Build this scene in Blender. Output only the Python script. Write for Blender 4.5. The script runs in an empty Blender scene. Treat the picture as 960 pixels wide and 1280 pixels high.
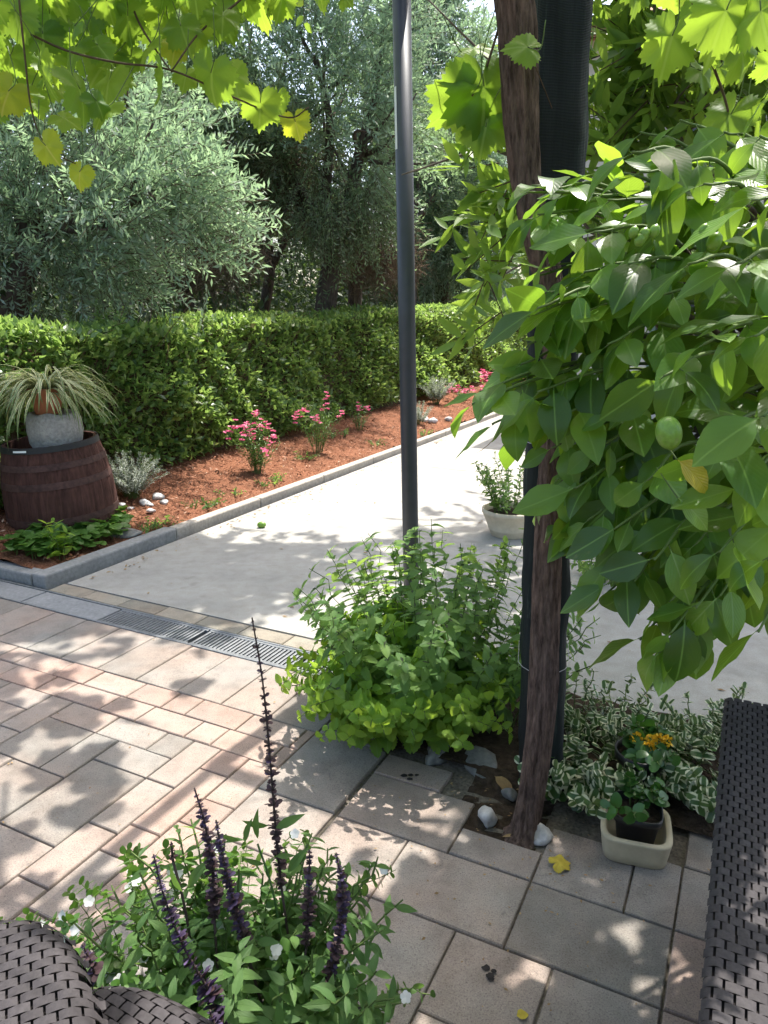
import bpy, bmesh, math
import numpy as np
from mathutils import Vector

S = bpy.context.scene
COL = S.collection
rng = np.random.default_rng(7)
PI = math.pi
rad = math.radians

# ------------------------------------------------------------------ camera model (metres; the viewer stands at the origin)
EYE = 1.55
FPX = 920.0
PITCH = math.atan(250 / 920)
CP, SP = math.cos(PITCH), math.sin(PITCH)

def ray(px, py):
    u = (px - 480) / FPX; v = (py - 640) / FPX
    return np.array([u, CP - v * SP, -SP - v * CP])
def onz(px, py, z=0.0):
    d = ray(px, py); t = (z - EYE) / d[2]
    return np.array([d[0] * t, d[1] * t, z])
def ony(px, py, Y):
    d = ray(px, py); t = Y / d[1]
    return np.array([d[0] * t, Y, EYE + d[2] * t])
GA = rad(-26.5)                                   # the paving grid is turned by this angle
E1 = np.array([math.cos(GA), math.sin(GA), 0]); E2 = np.array([-math.sin(GA), math.cos(GA), 0])
def ab(a, b, z=0.0):
    p = E1 * a + E2 * b; return np.array([p[0], p[1], z])
def to_ab(p):
    return float(np.dot(p[:3], E1)), float(np.dot(p[:3], E2))
KERB_A = -3.58
def zbed(p):
    a, b = to_ab(p)
    return 0.045 + 0.13 * min(max(KERB_A - 0.1 - a, 0), 1.9)
def onbed(px, py):
    z = 0.1
    for _ in range(8):
        p = onz(px, py, z); z = zbed(p)
    return onz(px, py, z)

def nrm(v):
    v = np.asarray(v, float)
    n = np.linalg.norm(v, axis=-1, keepdims=True); n[n < 1e-9] = 1
    return v / n

# ------------------------------------------------------------------ objects
def thing(name, label, cat, loc=(0, 0, 0), group=None):
    o = bpy.data.objects.new(name, None); COL.objects.link(o)
    o.empty_display_size = 0.1
    o.location = tuple(float(x) for x in loc)
    o['label'] = label; o['category'] = cat
    if group: o['group'] = group
    return o
def tag(o, label, cat, group=None, kind=None):
    o['label'] = label; o['category'] = cat
    if group: o['group'] = group
    if kind: o['kind'] = kind
    return o
def root_loc(o):
    v = np.zeros(3)
    while o is not None:
        v += np.array(o.location); o = o.parent
    return v

class Geo:
    """collects vertex / face blocks (world coordinates) for ONE mesh object"""
    def __init__(s): s.V = []; s.F = []; s.UV = []; s.n = 0
    def add(s, V, F, mat=0, uv=None, smooth=True):
        V = np.asarray(V, float)
        for f in (F if isinstance(F, list) and len(F) and isinstance(F[0], np.ndarray) else [np.asarray(F, int)]):
            if len(f): s.F.append((f + s.n, mat, smooth))
        s.V.append(V); s.UV.append(np.zeros((len(V), 2)) if uv is None else uv); s.n += len(V)
        return s

def build(name, g, mats, parent=None, loc=None):
    V = np.concatenate(g.V); UV = np.concatenate(g.UV)
    off = root_loc(parent) if parent is not None else (np.array(loc, float) if loc is not None else np.zeros(3))
    V = V - off
    me = bpy.data.meshes.new(name)
    tot = np.concatenate([np.full(len(f), f.shape[1]) for f, _, _ in g.F]).astype(np.int32)
    lv = np.concatenate([f.ravel() for f, _, _ in g.F]).astype(np.int32)
    mi = np.concatenate([np.full(len(f), m) for f, m, _ in g.F]).astype(np.int32)
    sm = np.concatenate([np.full(len(f), s) for f, _, s in g.F]).astype(bool)
    me.vertices.add(len(V)); me.vertices.foreach_set('co', V.astype(np.float32).ravel())
    me.loops.add(len(lv)); me.loops.foreach_set('vertex_index', lv)
    me.polygons.add(len(tot))
    me.polygons.foreach_set('loop_start', np.concatenate([[0], np.cumsum(tot)[:-1]]).astype(np.int32))
    me.polygons.foreach_set('loop_total', tot)
    me.update(calc_edges=True)
    me.polygons.foreach_set('material_index', mi)
    me.polygons.foreach_set('use_smooth', sm)
    ul = me.uv_layers.new(name='UVMap')
    ul.data.foreach_set('uv', UV[lv].astype(np.float32).ravel())
    for m in (mats if isinstance(mats, (list, tuple)) else [mats]): me.materials.append(m)
    me.validate()
    o = bpy.data.objects.new(name, me); COL.objects.link(o)
    if parent is not None: o.parent = parent
    elif loc is not None: o.location = tuple(float(x) for x in loc)
    return o
def struct(name, g, mats, kind='structure'):
    o = build(name, g, mats); o['kind'] = kind; return o

# ------------------------------------------------------------------ shapes
def tube(pts, rads, n=8, cap=True, rough=0.0, seed=0, close=False):
    P = np.asarray(pts, float); m = len(P)
    R = np.broadcast_to(np.asarray(rads, float), (m,))
    T = nrm(np.gradient(P, axis=0))
    ref = np.array([0, 0, 1.0]) if abs(T[0][2]) < 0.9 else np.array([1.0, 0, 0])
    X = np.zeros((m, 3)); x = nrm(np.cross(T[0], ref))
    for i in range(m):
        x = nrm(x - T[i] * np.dot(x, T[i])); X[i] = x
    Y = np.cross(T, X)
    a = np.arange(n) * 2 * PI / n
    rr = np.ones((m, n))
    if rough:
        r2 = np.random.default_rng(seed)
        rr = 1 + rough * r2.normal(0, 1, (1, n)) * 0.7 + rough * r2.normal(0, 1, (m, n)) * 0.5
    V = P[:, None] + (X[:, None] * np.cos(a)[None, :, None] + Y[:, None] * np.sin(a)[None, :, None]) * (R[:, None] * rr)[:, :, None]
    i = np.arange(m - 1)[:, None] * n; j = np.arange(n)[None, :]; k = (j + 1) % n
    F = np.stack([i + j, i + k, i + n + k, i + n + j], -1).reshape(-1, 4)
    L = np.concatenate([[0], np.cumsum(np.linalg.norm(np.diff(P, axis=0), axis=1))])
    uv = np.stack(np.broadcast_arrays(j / n, L[:, None]), -1).reshape(-1, 2)
    V = V.reshape(-1, 3)
    if cap:
        V = np.concatenate([V, P[:1], P[-1:]]); uv = np.concatenate([uv, uv[:1], uv[-1:]])
        c0, c1 = m * n, m * n + 1; j = np.arange(n); k = (j + 1) % n
        tri = np.concatenate([np.stack([np.full(n, c0), k, j], -1), np.stack([np.full(n, c1), (m - 1) * n + j, (m - 1) * n + k], -1)])
        return V, [F, tri], uv
    return V, [F], uv
def add_tube(g, pts, rads, n=8, mat=0, **k):
    V, F, uv = tube(pts, rads, n, **k); g.add(V, F, mat, uv)
def smooth_path(pts, k=6):
    P = np.asarray(pts, float)
    if len(P) < 3: 
        t = np.linspace(0, 1, k + 1)[:, None]; return P[0] * (1 - t) + P[-1] * t
    E = np.concatenate([[2 * P[0] - P[1]], P, [2 * P[-1] - P[-2]]])
    out = []
    for i in range(1, len(E) - 2):
        for t in np.arange(k) / k:
            a, b, c, d = E[i - 1], E[i], E[i + 1], E[i + 2]
            out.append(0.5 * (2 * b + (c - a) * t + (2 * a - 5 * b + 4 * c - d) * t * t + (3 * b - 3 * c + d - a) * t ** 3))
    out.append(P[-1]); return np.array(out)
def sticks(g, A, B, r, mat=0):
    """many thin three-sided twigs in one go"""
    A = np.asarray(A, float); B = np.asarray(B, float); n = len(A)
    if n == 0: return
    r = np.broadcast_to(np.asarray(r, float), (n,))[:, None]
    d = nrm(B - A); ref = np.where(np.abs(d[:, 2:3]) < 0.9, np.array([[0, 0, 1.0]]), np.array([[1.0, 0, 0]]))
    X = nrm(np.cross(d, ref)); Y = np.cross(d, X)
    vs = []
    for P, q in ((A, 1.0), (B, 0.6)):
        for k in range(3):
            a = k * 2 * PI / 3; vs.append(P + (X * math.cos(a) + Y * math.sin(a)) * r * q)
    V = np.stack(vs, 1).reshape(-1, 3)
    base = np.arange(n)[:, None, None] * 6
    F = base + np.array([[0, 1, 4, 3], [1, 2, 5, 4], [2, 0, 3, 5]])[None]
    g.add(V, F.reshape(-1, 4), mat)
def lathe(g, prof, c=(0, 0, 0), n=40, mat=0, tilt=None, smooth=True):
    """prof: (radius, z) from the outside bottom to the inside; c: the centre"""
    pr = np.asarray(prof, float); m = len(pr); a = np.arange(n) * 2 * PI / n
    V = np.stack([pr[:, :1] * np.cos(a), pr[:, :1] * np.sin(a), np.broadcast_to(pr[:, 1:], (m, n))], -1).reshape(-1, 3)
    if tilt is not None: V = V @ tilt.T
    V = V + np.asarray(c, float)
    i = np.arange(m - 1)[:, None] * n; j = np.arange(n)[None]; k = (j + 1) % n
    F = np.stack([i + j, i + k, i + n + k, i + n + j], -1).reshape(-1, 4)
    uv = np.stack(np.broadcast_arrays(j / n, np.linspace(0, 1, m)[:, None]), -1).reshape(-1, 2)
    g.add(V, F, mat, uv, smooth)
def box(g, c, hx, hy, hz, mat=0, ax=None, bev=0.004):
    """a bevelled box; ax: 3x3 rows = its axes"""
    bm = bmesh.new(); bmesh.ops.create_cube(bm, size=2)
    for v in bm.verts: v.co = Vector((v.co.x * hx, v.co.y * hy, v.co.z * hz))
    if bev: bmesh.ops.bevel(bm, geom=list(bm.edges), offset=min(bev, hx * .8, hy * .8, hz * .8), segments=2, affect='EDGES', profile=0.5)
    V = np.array([v.co[:] for v in bm.verts]); bm.verts.index_update()
    quads = [[v.index for v in f.verts] for f in bm.faces if len(f.verts) == 4]; tris = [[v.index for v in f.verts] for f in bm.faces if len(f.verts) == 3]
    bm.free()
    uv = V[:, :2].copy()
    if ax is not None: V = V @ np.asarray(ax, float)
    F = [np.array(x, int) for x in (quads, tris) if x]
    g.add(V + np.asarray(c, float), F, mat, uv, False)
def rot(axis, a):
    x, y, z = nrm(np.array(axis, float)); c, s = math.cos(a), math.sin(a); C = 1 - c
    return np.array([[c + x * x * C, x * y * C - z * s, x * z * C + y * s], [y * x * C + z * s, c + y * y * C, y * z * C - x * s], [z * x * C - y * s, z * y * C + x * s, c + z * z * C]])
def rock(g, c, sx, sy, sz, seed, mat=0, yaw=0.0):
    bm = bmesh.new(); bmesh.ops.create_icosphere(bm, subdivisions=3, radius=1)
    V = np.array([v.co[:] for v in bm.verts]); F = np.array([[v.index for v in f.verts] for f in bm.faces]); bm.free()
    r2 = np.random.default_rng(seed)
    d = np.ones(len(V))
    for _ in range(15):                                             # flat chips cut off the ball
        nn = nrm(r2.normal(0, 1, 3)); h = r2.uniform(0.5, 0.85)
        q = V @ nn; d = np.minimum(d, np.where(q > h, h / np.maximum(q, 1e-3), 1))
    V = V * d[:, None] + 0.03 * np.sin(V[:, [1, 2, 0]] * 5 + r2.uniform(0, 6, 3))
    V = V * np.array([sx, sy, sz]) @ rot((0, 0, 1), yaw).T
    V[:, 2] = np.maximum(V[:, 2], -0.35 * sz)
    g.add(V + np.asarray(c, float), F, mat)

# ------------------------------------------------------------------ leaves
def grid_leaf(prof, cross=1, fold=0.12, wave=0.0):
    """template: rows (t, half width) -> verts x in -.5...5, y 0..1"""
    V = []; n = 2 * cross + 1
    for i, (t, w) in enumerate(prof):
        for j in range(n):
            s = (j - cross) / cross
            V.append((s * w, t, fold * abs(s) * w + wave * math.sin(t * 11 + (2 if s > 0 else 0)) * abs(s) * w))
    F = [[i * n + j, i * n + j + 1, (i + 1) * n + j + 1, (i + 1) * n + j] for i in range(len(prof) - 1) for j in range(n - 1)]
    V = np.array(V); return V, np.array(F), np.stack([V[:, 0] + 0.5, V[:, 1]], -1)
def simple_leaf():
    V = np.array([(0, 0, 0), (.5, .42, .10), (0, .5, 0), (-.5, .42, .10), (0, 1, 0)], float)
    F = np.array([[0, 1, 4, 2], [0, 2, 4, 3]]); return V, F, np.stack([V[:, 0] + .5, V[:, 1]], -1)
def sliver():
    V = np.array([(0, 0, 0), (.5, .5, .05), (0, 1, 0), (-.5, .5, .05)], float)
    return V, np.array([[0, 1, 2, 3]]), np.stack([V[:, 0] + .5, V[:, 1]], -1)
def grape_leaf():
    th = np.linspace(-PI / 2, 1.5 * PI, 61)[:-1]
    key = np.array([(-90, .14), (-72, .42), (-50, .50), (-22, .56), (0, .49), (10, .46), (34, .59), (55, .51), (64, .48), (90, .66), (116, .48), (125, .51), (146, .59), (170, .46), (180, .49), (202, .56), (228, .50), (252, .42), (270, .14)])
    r = np.interp(np.degrees(th), key[:, 0], key[:, 1]); r = r * (1 + 0.065 * np.where(np.arange(60) % 2 == 0, 1, -1))
    c = np.array([0, .36]); V = [(0, .36, 0)]
    for q in (.45, .8, 1.0):
        for a, rr in zip(th, r):
            x, y = c[0] + rr * q * math.cos(a), c[1] + rr * q * math.sin(a)
            V.append((x * .95, y, .09 * math.cos(a * 5) * q * rr - .34 * (rr * q) ** 2 + .05 * math.sin(a * 3 + 1) * q * rr))
    V = np.array(V); n = 60; j = np.arange(n); k = (j + 1) % n
    tri = np.stack([np.zeros(n, int), 1 + j, 1 + k], -1)
    q1 = np.stack([1 + j, 1 + n + j, 1 + n + k, 1 + k], -1); q2 = q1 + n
    return V, [tri, q1, q2], np.stack([V[:, 0] + .5, V[:, 1]], -1)
OVATE = [(0, .02), (.12, .27), (.3, .46), (.5, .48), (.72, .33), (.9, .13), (1, .0)]
T_SIMPLE = simple_leaf(); T_SLIVER = sliver(); T_GRAPE = grape_leaf()
T_OVATE = grid_leaf([(0, .03), (.22, .42), (.5, .48), (.8, .24), (1, 0)], 1, .25)
T_MINT = grid_leaf([(0, .05), (.1, .38), (.17, .32), (.27, .51), (.35, .40), (.46, .51), (.54, .38), (.65, .42), (.73, .28), (.83, .26), (.9, .12), (1, 0)], 1, .22)
T_CITRUS = grid_leaf([(0, .015), (.06, .02), (.1, .10), (.2, .3), (.33, .44), (.48, .49), (.62, .45), (.76, .33), (.88, .18), (.96, .06), (1, 0)], 2, .16, .10)
T_LANCE = grid_leaf([(0, .03), (.15, .3), (.35, .48), (.6, .42), (.82, .2), (1, 0)], 1, .2)
T_ROUND = grid_leaf([(0, .12), (.12, .36), (.35, .5), (.65, .48), (.88, .3), (1, .05)], 1, .12)
T_BLADE = grid_leaf([(0, .35), (.12, .45), (.25, .5), (.37, .5), (.5, .48), (.62, .44), (.75, .36), (.88, .22), (1, 0)], 1, .5)
T_PETAL = grid_leaf([(0, .08), (.4, .4), (.75, .5), (1, .2)], 1, .1)

def leaves(g, P, D, N, L, W, T, mat=0, curl=0.0):
    P = np.asarray(P, float); n = len(P)
    if n == 0: return
    D = nrm(D); X = nrm(np.cross(D, np.asarray(N, float) + 1e-6)); Z = np.cross(X, D)
    L = np.broadcast_to(np.asarray(L, float), (n,)); W = np.broadcast_to(np.asarray(W, float), (n,)); C = np.broadcast_to(np.asarray(curl, float), (n,))
    tv, tf, tu = T; k = len(tv)
    x, y, z = tv[None, :, 0], tv[None, :, 1], tv[None, :, 2]
    # the blade bends along an arc of angle C
    Cs = np.where(np.abs(C) < 1e-3, 1e-3, C)[:, None]
    yy = np.sin(y * Cs) / Cs; zz = -(1 - np.cos(y * Cs)) / Cs
    V = P[:, None] + X[:, None] * (x * W[:, None])[..., None] + D[:, None] * (yy * L[:, None])[..., None] + Z[:, None] * (zz * L[:, None] + z * W[:, None])[..., None]
    base = np.arange(n)[:, None, None] * k
    F = [(base + f[None]).reshape(-1, f.shape[1]) for f in (tf if isinstance(tf, list) else [tf])]
    g.add(V.reshape(-1, 3), F, mat, np.tile(tu, (n, 1)))

def stems(base, n, h, spread, r0=0.05, droop=0.15, sp=0.04, start=0.15, r=None, hvar=0.35, lean=(0, 0), bow=1.3):
    """a bush: returns stem polylines and the leaf nodes (position, stem direction, node number, fraction along)"""
    r = r or rng; paths = []; nodes = []
    for i in range(n):
        a = r.uniform(0, 2 * PI); q = math.sqrt(r.uniform(0, 1))
        hh = h * (1 - hvar * r.uniform(0, 1)); sd = spread * q
        s0 = np.array(base, float) + np.array([math.cos(a) * r0 * q, math.sin(a) * r0 * q, 0])
        t = np.linspace(0, 1, 9)
        hor = np.array([math.cos(a), math.sin(a), 0]) * sd + np.array([lean[0], lean[1], 0]) * hh
        hz = hh * math.sqrt(max(0.15, 1 - (q * 0.6) ** 2))
        P = s0 + hor[None] * (t ** bow)[:, None] + np.array([0, 0, 1])[None] * (hz * (t * (1 + droop) - droop * t * t - droop * 0.8 * q * t ** 3))[:, None]
        P[1:] += r.normal(0, 0.012 * h ** .5, (8, 3)) * t[1:, None]
        paths.append(P)
        seg = np.linalg.norm(np.diff(P, axis=0), axis=1).sum(); m = max(2, int(seg * (1 - start) / sp))
        for k in range(m):
            f = start + (1 - start) * (k + 0.5 + r.uniform(-.25, .25)) / m
            x = f * 8; j = min(int(x), 7); w = x - j
            nodes.append((P[j] * (1 - w) + P[j + 1] * w, nrm(P[j + 1] - P[j]), k, f))
    return paths, nodes
def node_leaves(nodes, L, W, r=None, up=0.25, pairs=2, taper=0.5, jitter=0.35):
    """opposite leaves at each node -> arrays P D N L W"""
    r = r or rng; P = []; D = []; N = []; LL = []; WW = []
    for p, d, k, f in nodes:
        ref = np.array([1.0, 0, 0]) if abs(d[2]) > .7 else np.array([0, 0, 1.0])
        x = nrm(np.cross(d, ref)); y = np.cross(d, x); a0 = k * PI / 2 + r.uniform(-.4, .4)
        for s in range(pairs):
            a = a0 + s * 2 * PI / pairs
            o = x * math.cos(a) + y * math.sin(a) + d * up + r.normal(0, jitter * .5, 3)
            q = (1 - taper * max(0, f - .35) / .65) * r.uniform(.7, 1.15)
            P.append(p); D.append(o); N.append(d + np.array([0, 0, .6]) + r.normal(0, jitter, 3)); LL.append(L * q); WW.append(W * q)
    return np.array(P), np.array(D), np.array(N), np.array(LL), np.array(WW)

# ------------------------------------------------------------------ materials
def newmat(name):
    m = bpy.data.materials.new(name); m.use_nodes = True; nt = m.node_tree; nt.nodes.clear()
    return m, nt, nt.nodes, nt.links
def nd(nt, t, **k):
    n = nt.nodes.new(t)
    for a, b in k.items():
        if a in n.inputs.keys() if hasattr(n.inputs, 'keys') else False: n.inputs[a].default_value = b
        else: setattr(n, a, b)
    return n
def c4(c): return (c[0], c[1], c[2], 1.0)
def ramp(nt, fac, stops):
    n = nt.nodes.new('ShaderNodeValToRGB'); e = n.color_ramp.elements
    while len(e) < len(stops): e.new(0.5)
    for i, (p, c) in enumerate(stops): e[i].position = p; e[i].color = c4(c)
    nt.links.new(fac, n.inputs[0]); return n.outputs[0]
def mixc(nt, fac, a, b, mode='MIX'):
    n = nt.nodes.new('ShaderNodeMix'); n.data_type = 'RGBA'; n.blend_type = mode
    for s, v in ((n.inputs['Factor'], fac), (n.inputs[6], a), (n.inputs[7], b)):
        if hasattr(v, 'links') or hasattr(v, 'is_output'): nt.links.new(v, s)
        elif isinstance(v, (int, float)): s.default_value = v
        else: s.default_value = c4(v)
    return n.outputs[2]
def math_(nt, op, a, b=None):
    n = nt.nodes.new('ShaderNodeMath'); n.operation = op
    for s, v in zip(n.inputs, (a, b)):
        if v is None: continue
        if isinstance(v, (int, float)): s.default_value = v
        else: nt.links.new(v, s)
    return n.outputs[0]
def noise(nt, scale, detail=4, vec=None, rough=.55):
    n = nt.nodes.new('ShaderNodeTexNoise'); n.inputs['Scale'].default_value = scale; n.inputs['Detail'].default_value = detail; n.inputs['Roughness'].default_value = rough
    if vec is not None: nt.links.new(vec, n.inputs['Vector'])
    return n.outputs['Fac']
def objco(nt, scale=None):
    t = nt.nodes.new('ShaderNodeTexCoord').outputs['Object']
    if scale is None: return t
    m = nt.nodes.new('ShaderNodeMapping'); m.inputs['Scale'].default_value = scale; nt.links.new(t, m.inputs['Vector']); return m.outputs[0]
def island(nt): return nt.nodes.new('ShaderNodeNewGeometry').outputs['Random Per Island']
def bump(nt, h, strength=.3, dist=.01):
    b = nt.nodes.new('ShaderNodeBump'); b.inputs['Strength'].default_value = strength; b.inputs['Distance'].default_value = dist
    nt.links.new(h, b.inputs['Height']); return b.outputs[0]
def surf(nt, color, rough=.6, normal=None, spec=.4, metal=0.0):
    p = nt.nodes.new('ShaderNodeBsdfPrincipled'); o = nt.nodes.new('ShaderNodeOutputMaterial')
    for s, v in (('Base Color', color), ('Roughness', rough), ('Specular IOR Level', spec), ('Metallic', metal)):
        if hasattr(v, 'is_output'): nt.links.new(v, p.inputs[s])
        else: p.inputs[s].default_value = c4(v) if s == 'Base Color' else v
    if normal is not None: nt.links.new(normal, p.inputs['Normal'])
    nt.links.new(p.outputs[0], o.inputs[0]); return p

def leafmat(name, stops, tcol, trans=.35, rough=.45, spec=.4, veins=0.0, back=None, rib=None, edge=None, edge_w=.3):
    m, nt, N, L = newmat(name)
    isl = island(nt)
    col = ramp(nt, isl, stops)
    uv = nt.nodes.new('ShaderNodeTexCoord').outputs['UV']
    sx = nt.nodes.new('ShaderNodeSeparateXYZ'); L.new(uv, sx.inputs[0])
    au = math_(nt, 'ABSOLUTE', math_(nt, 'SUBTRACT', sx.outputs[0], .5))
    nz = noise(nt, 25, 3, objco(nt))
    col = mixc(nt, 1.0, col, ramp(nt, nz, [(.3, (.78, .8, .75)), (.7, (1.15, 1.12, 1.1))]), 'MULTIPLY')
    nrml = None; tc = tcol
    if edge is not None:                                            # variegation: a pale margin
        e = math_(nt, 'ADD', au, math_(nt, 'MULTIPLY', math_(nt, 'SUBTRACT', nz, .5), .22))
        f = ramp(nt, e, [(edge_w - .03, (0, 0, 0)), (edge_w + .03, (1, 1, 1))])
        col = mixc(nt, f, col, edge)
    if rib is not None:
        f = ramp(nt, au, [(.012, (1, 1, 1)), (.03, (0, 0, 0))]); col = mixc(nt, f, col, rib)
    if veins:
        ph = math_(nt, 'SUBTRACT', math_(nt, 'MULTIPLY', sx.outputs[1], 27.0), math_(nt, 'MULTIPLY', au, 30.0))
        wv = math_(nt, 'SINE', ph); wv = math_(nt, 'POWER', math_(nt, 'ABSOLUTE', wv), .5)
        rb = ramp(nt, au, [(0, (0, 0, 0)), (.05, (1, 1, 1))])
        h = math_(nt, 'MULTIPLY', wv, rb); h = math_(nt, 'ADD', h, math_(nt, 'MULTIPLY', nz, .8))
        nrml = bump(nt, h, veins, .004)
        col = mixc(nt, math_(nt, 'MULTIPLY', math_(nt, 'SUBTRACT', 1.0, wv), .08), col, rib or (.2, .3, .08))
    if veins:
        bl = noise(nt, 55, 3, objco(nt)); col = mixc(nt, ramp(nt, bl, [(.66, (0, 0, 0)), (.74, (.55, .55, .55))]), col, (.16, .15, .05))
    if back is not None:
        gb = nt.nodes.new('ShaderNodeNewGeometry').outputs['Backfacing']; col = mixc(nt, gb, col, back)
    p = nt.nodes.new('ShaderNodeBsdfPrincipled'); L.new(col, p.inputs['Base Color'])
    p.inputs['Roughness'].default_value = rough; p.inputs['Specular IOR Level'].default_value = spec
    t = nt.nodes.new('ShaderNodeBsdfTranslucent')
    if edge is not None: L.new(mixc(nt, .5, col, tcol), t.inputs[0])
    else: L.new(mixc(nt, 1.0, ramp(nt, isl, [(0, (.75, .8, .7)), (1, (1.15, 1.1, 1.0))]), tcol, 'MULTIPLY'), t.inputs[0])
    if nrml is not None: L.new(nrml, p.inputs['Normal'])
    mx = nt.nodes.new('ShaderNodeMixShader'); mx.inputs[0].default_value = trans
    L.new(p.outputs[0], mx.inputs[1]); L.new(t.outputs[0], mx.inputs[2])
    o = nt.nodes.new('ShaderNodeOutputMaterial'); L.new(mx.outputs[0], o.inputs[0]); return m

def plain(name, col, rough=.6, spec=.4, var=.25, scale=30, bmp=.2, dist=.003, metal=0.0, stretch=None):
    m, nt, N, L = newmat(name)
    n1 = noise(nt, scale, 5, objco(nt, stretch))
    n2 = noise(nt, scale * .17, 3, objco(nt, stretch))
    c = mixc(nt, 1.0, ramp(nt, n1, [(.25, tuple(x * (1 - var) for x in col)), (.75, tuple(min(1, x * (1 + var)) for x in col))]),
             ramp(nt, n2, [(.3, (1 - var * .6,) * 3), (.7, (1 + var * .4,) * 3)]), 'MULTIPLY')
    surf(nt, c, rough, bump(nt, n1, bmp, dist), spec, metal); return m

M = {}
# paving: each stone varies a little; speckled aggregate, dirt blotches across several stones
def pavemat(name, stops):
    m, nt, N, L = newmat(name)
    co = objco(nt)
    c = ramp(nt, island(nt), stops)
    sp = noise(nt, 240, 4, co, .75); c = mixc(nt, 1.0, c, ramp(nt, sp, [(.34, (.5, .49, .49)), (.46, (.95, .95, .95)), (.6, (1.05, 1.05, 1.05)), (.68, (1.35, 1.33, 1.3))]), 'MULTIPLY')
    bl = noise(nt, 9, 6, co, .65); c = mixc(nt, 1.0, c, ramp(nt, bl, [(.3, (.74, .73, .72)), (.55, (1, 1, 1)), (.75, (1.1, 1.08, 1.05))]), 'MULTIPLY')
    tn = noise(nt, 2.6, 3, co); c = mixc(nt, 1.0, c, ramp(nt, tn, [(.35, (1.06, .97, .93)), (.65, (.95, 1.01, 1.04))]), 'MULTIPLY')
    st = noise(nt, 33, 2, co); c = mixc(nt, ramp(nt, st, [(.68, (0, 0, 0)), (.76, (.45, .45, .45))]), c, (.09, .085, .08))
    surf(nt, c, .85, bump(nt, sp, .35, .003), .25); return m
M['grey_stone'] = pavemat('grey_paver', [(0, (.235, .208, .182)), (.35, (.285, .252, .222)), (.6, (.325, .27, .232)), (.85, (.275, .245, .22)), (1, (.345, .30, .255))])
M['red_stone'] = pavemat('red_paver', [(0, (.33, .24, .20)), (.5, (.36, .275, .23)), (1, (.31, .235, .197))])
M['pink_stone'] = pavemat('pink_paver', [(0, (.32, .255, .218)), (.5, (.285, .248, .218)), (1, (.34, .272, .23))])
def mk_concrete():
    m, nt, N, L = newmat('pale_concrete'); co = objco(nt)
    n1 = noise(nt, 2.2, 7, co, .62); n2 = noise(nt, 160, 3, co); n3 = noise(nt, 14, 5, co)
    c = ramp(nt, n1, [(.25, (.28, .272, .25)), (.5, (.345, .333, .303)), (.75, (.40, .385, .352))])
    c = mixc(nt, 1.0, c, ramp(nt, n2, [(.3, (.86, .86, .86)), (.7, (1.1, 1.1, 1.1))]), 'MULTIPLY')
    c = mixc(nt, 1.0, c, ramp(nt, n3, [(.3, (.9, .88, .86)), (.6, (1.03, 1.03, 1.03))]), 'MULTIPLY')
    st = noise(nt, 6.5, 2, co); c = mixc(nt, ramp(nt, st, [(.64, (0, 0, 0)), (.76, (.5, .5, .5))]), c, (.22, .2, .17))
    surf(nt, c, .85, bump(nt, n2, .3, .003), .25); return m
M['concrete'] = mk_concrete()
M['sett'] = pavemat('sett', [(0, (.24, .22, .18)), (1, (.32, .29, .235))])
M['joint'] = plain('joint_sand', (.15, .13, .105), .95, .1, .5, 90, .5, .004)
M['kerb_grey'] = plain('kerb_grey', (.27, .27, .265), .9, .2, .22, 45, .3)
M['kerb_pale'] = plain('kerb_pale', (.40, .36, .31), .9, .2, .22, 45, .3)
M['drain'] = plain('drain_concrete', (.24, .245, .25), .85, .25, .18, 60, .25)
M['grate'] = plain('grate_metal', (.21, .22, .23), .5, .5, .22, 50, .2, metal=.55)
M['dark'] = plain('dark_gap', (.012, .012, .012), .9, .1)
M['soil'] = plain('soil', (.055, .04, .028), .95, .1, .5, 40, .9, .03)
M['garden'] = plain('garden_ground', (.075, .062, .038), .95, .1, .5, 8, .8, .04)
def mk_mulch():
    m, nt, N, L = newmat('red_mulch'); co = objco(nt)
    n1 = noise(nt, 75, 6, co, .7); n2 = noise(nt, 5, 4, co)
    c = ramp(nt, n1, [(.3, (.085, .036, .022)), (.5, (.24, .105, .058)), (.7, (.38, .205, .125))])
    c = mixc(nt, 1.0, c, ramp(nt, n2, [(.3, (.7, .7, .72)), (.6, (1.05, 1, 1))]), 'MULTIPLY')
    surf(nt, c, .95, bump(nt, n1, 1.0, .02), .1); return m
M['mulch'] = mk_mulch()
def mk_isl(name, stops, rough=.8, spec=.2, sc=60, bmp=.3):
    m, nt, N, L = newmat(name); n1 = noise(nt, sc, 4, objco(nt))
    c = mixc(nt, 1.0, ramp(nt, island(nt), stops), ramp(nt, n1, [(.3, (.8, .8, .8)), (.7, (1.15, 1.15, 1.15))]), 'MULTIPLY')
    surf(nt, c, rough, bump(nt, n1, bmp, .004), spec); return m
M['chips'] = mk_isl('mulch_chip', [(0, (.10, .04, .025)), (.4, (.29, .115, .06)), (.8, (.38, .18, .11)), (1, (.45, .3, .21))])
def barkmat(name, lo, hi, sc=(60, 60, 6), bmp=1.0, dist=.012):
    m, nt, N, L = newmat(name); co = objco(nt, sc)
    n1 = noise(nt, 1.0, 6, co, .65); n2 = noise(nt, 9, 4, objco(nt))
    c = mixc(nt, 1.0, ramp(nt, n1, [(.3, lo), (.7, hi)]), ramp(nt, n2, [(.3, (.75, .75, .77)), (.7, (1.15, 1.1, 1.08))]), 'MULTIPLY')
    surf(nt, c, .9, bump(nt, n1, bmp, dist), .15); return m
M['vine_bark'] = barkmat('vine_bark', (.035, .022, .018), (.25, .175, .14), (80, 80, 15), 1.0, .02)
M['olive_bark'] = barkmat('olive_bark', (.055, .042, .033), (.17, .14, .115), (30, 30, 7))
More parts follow.
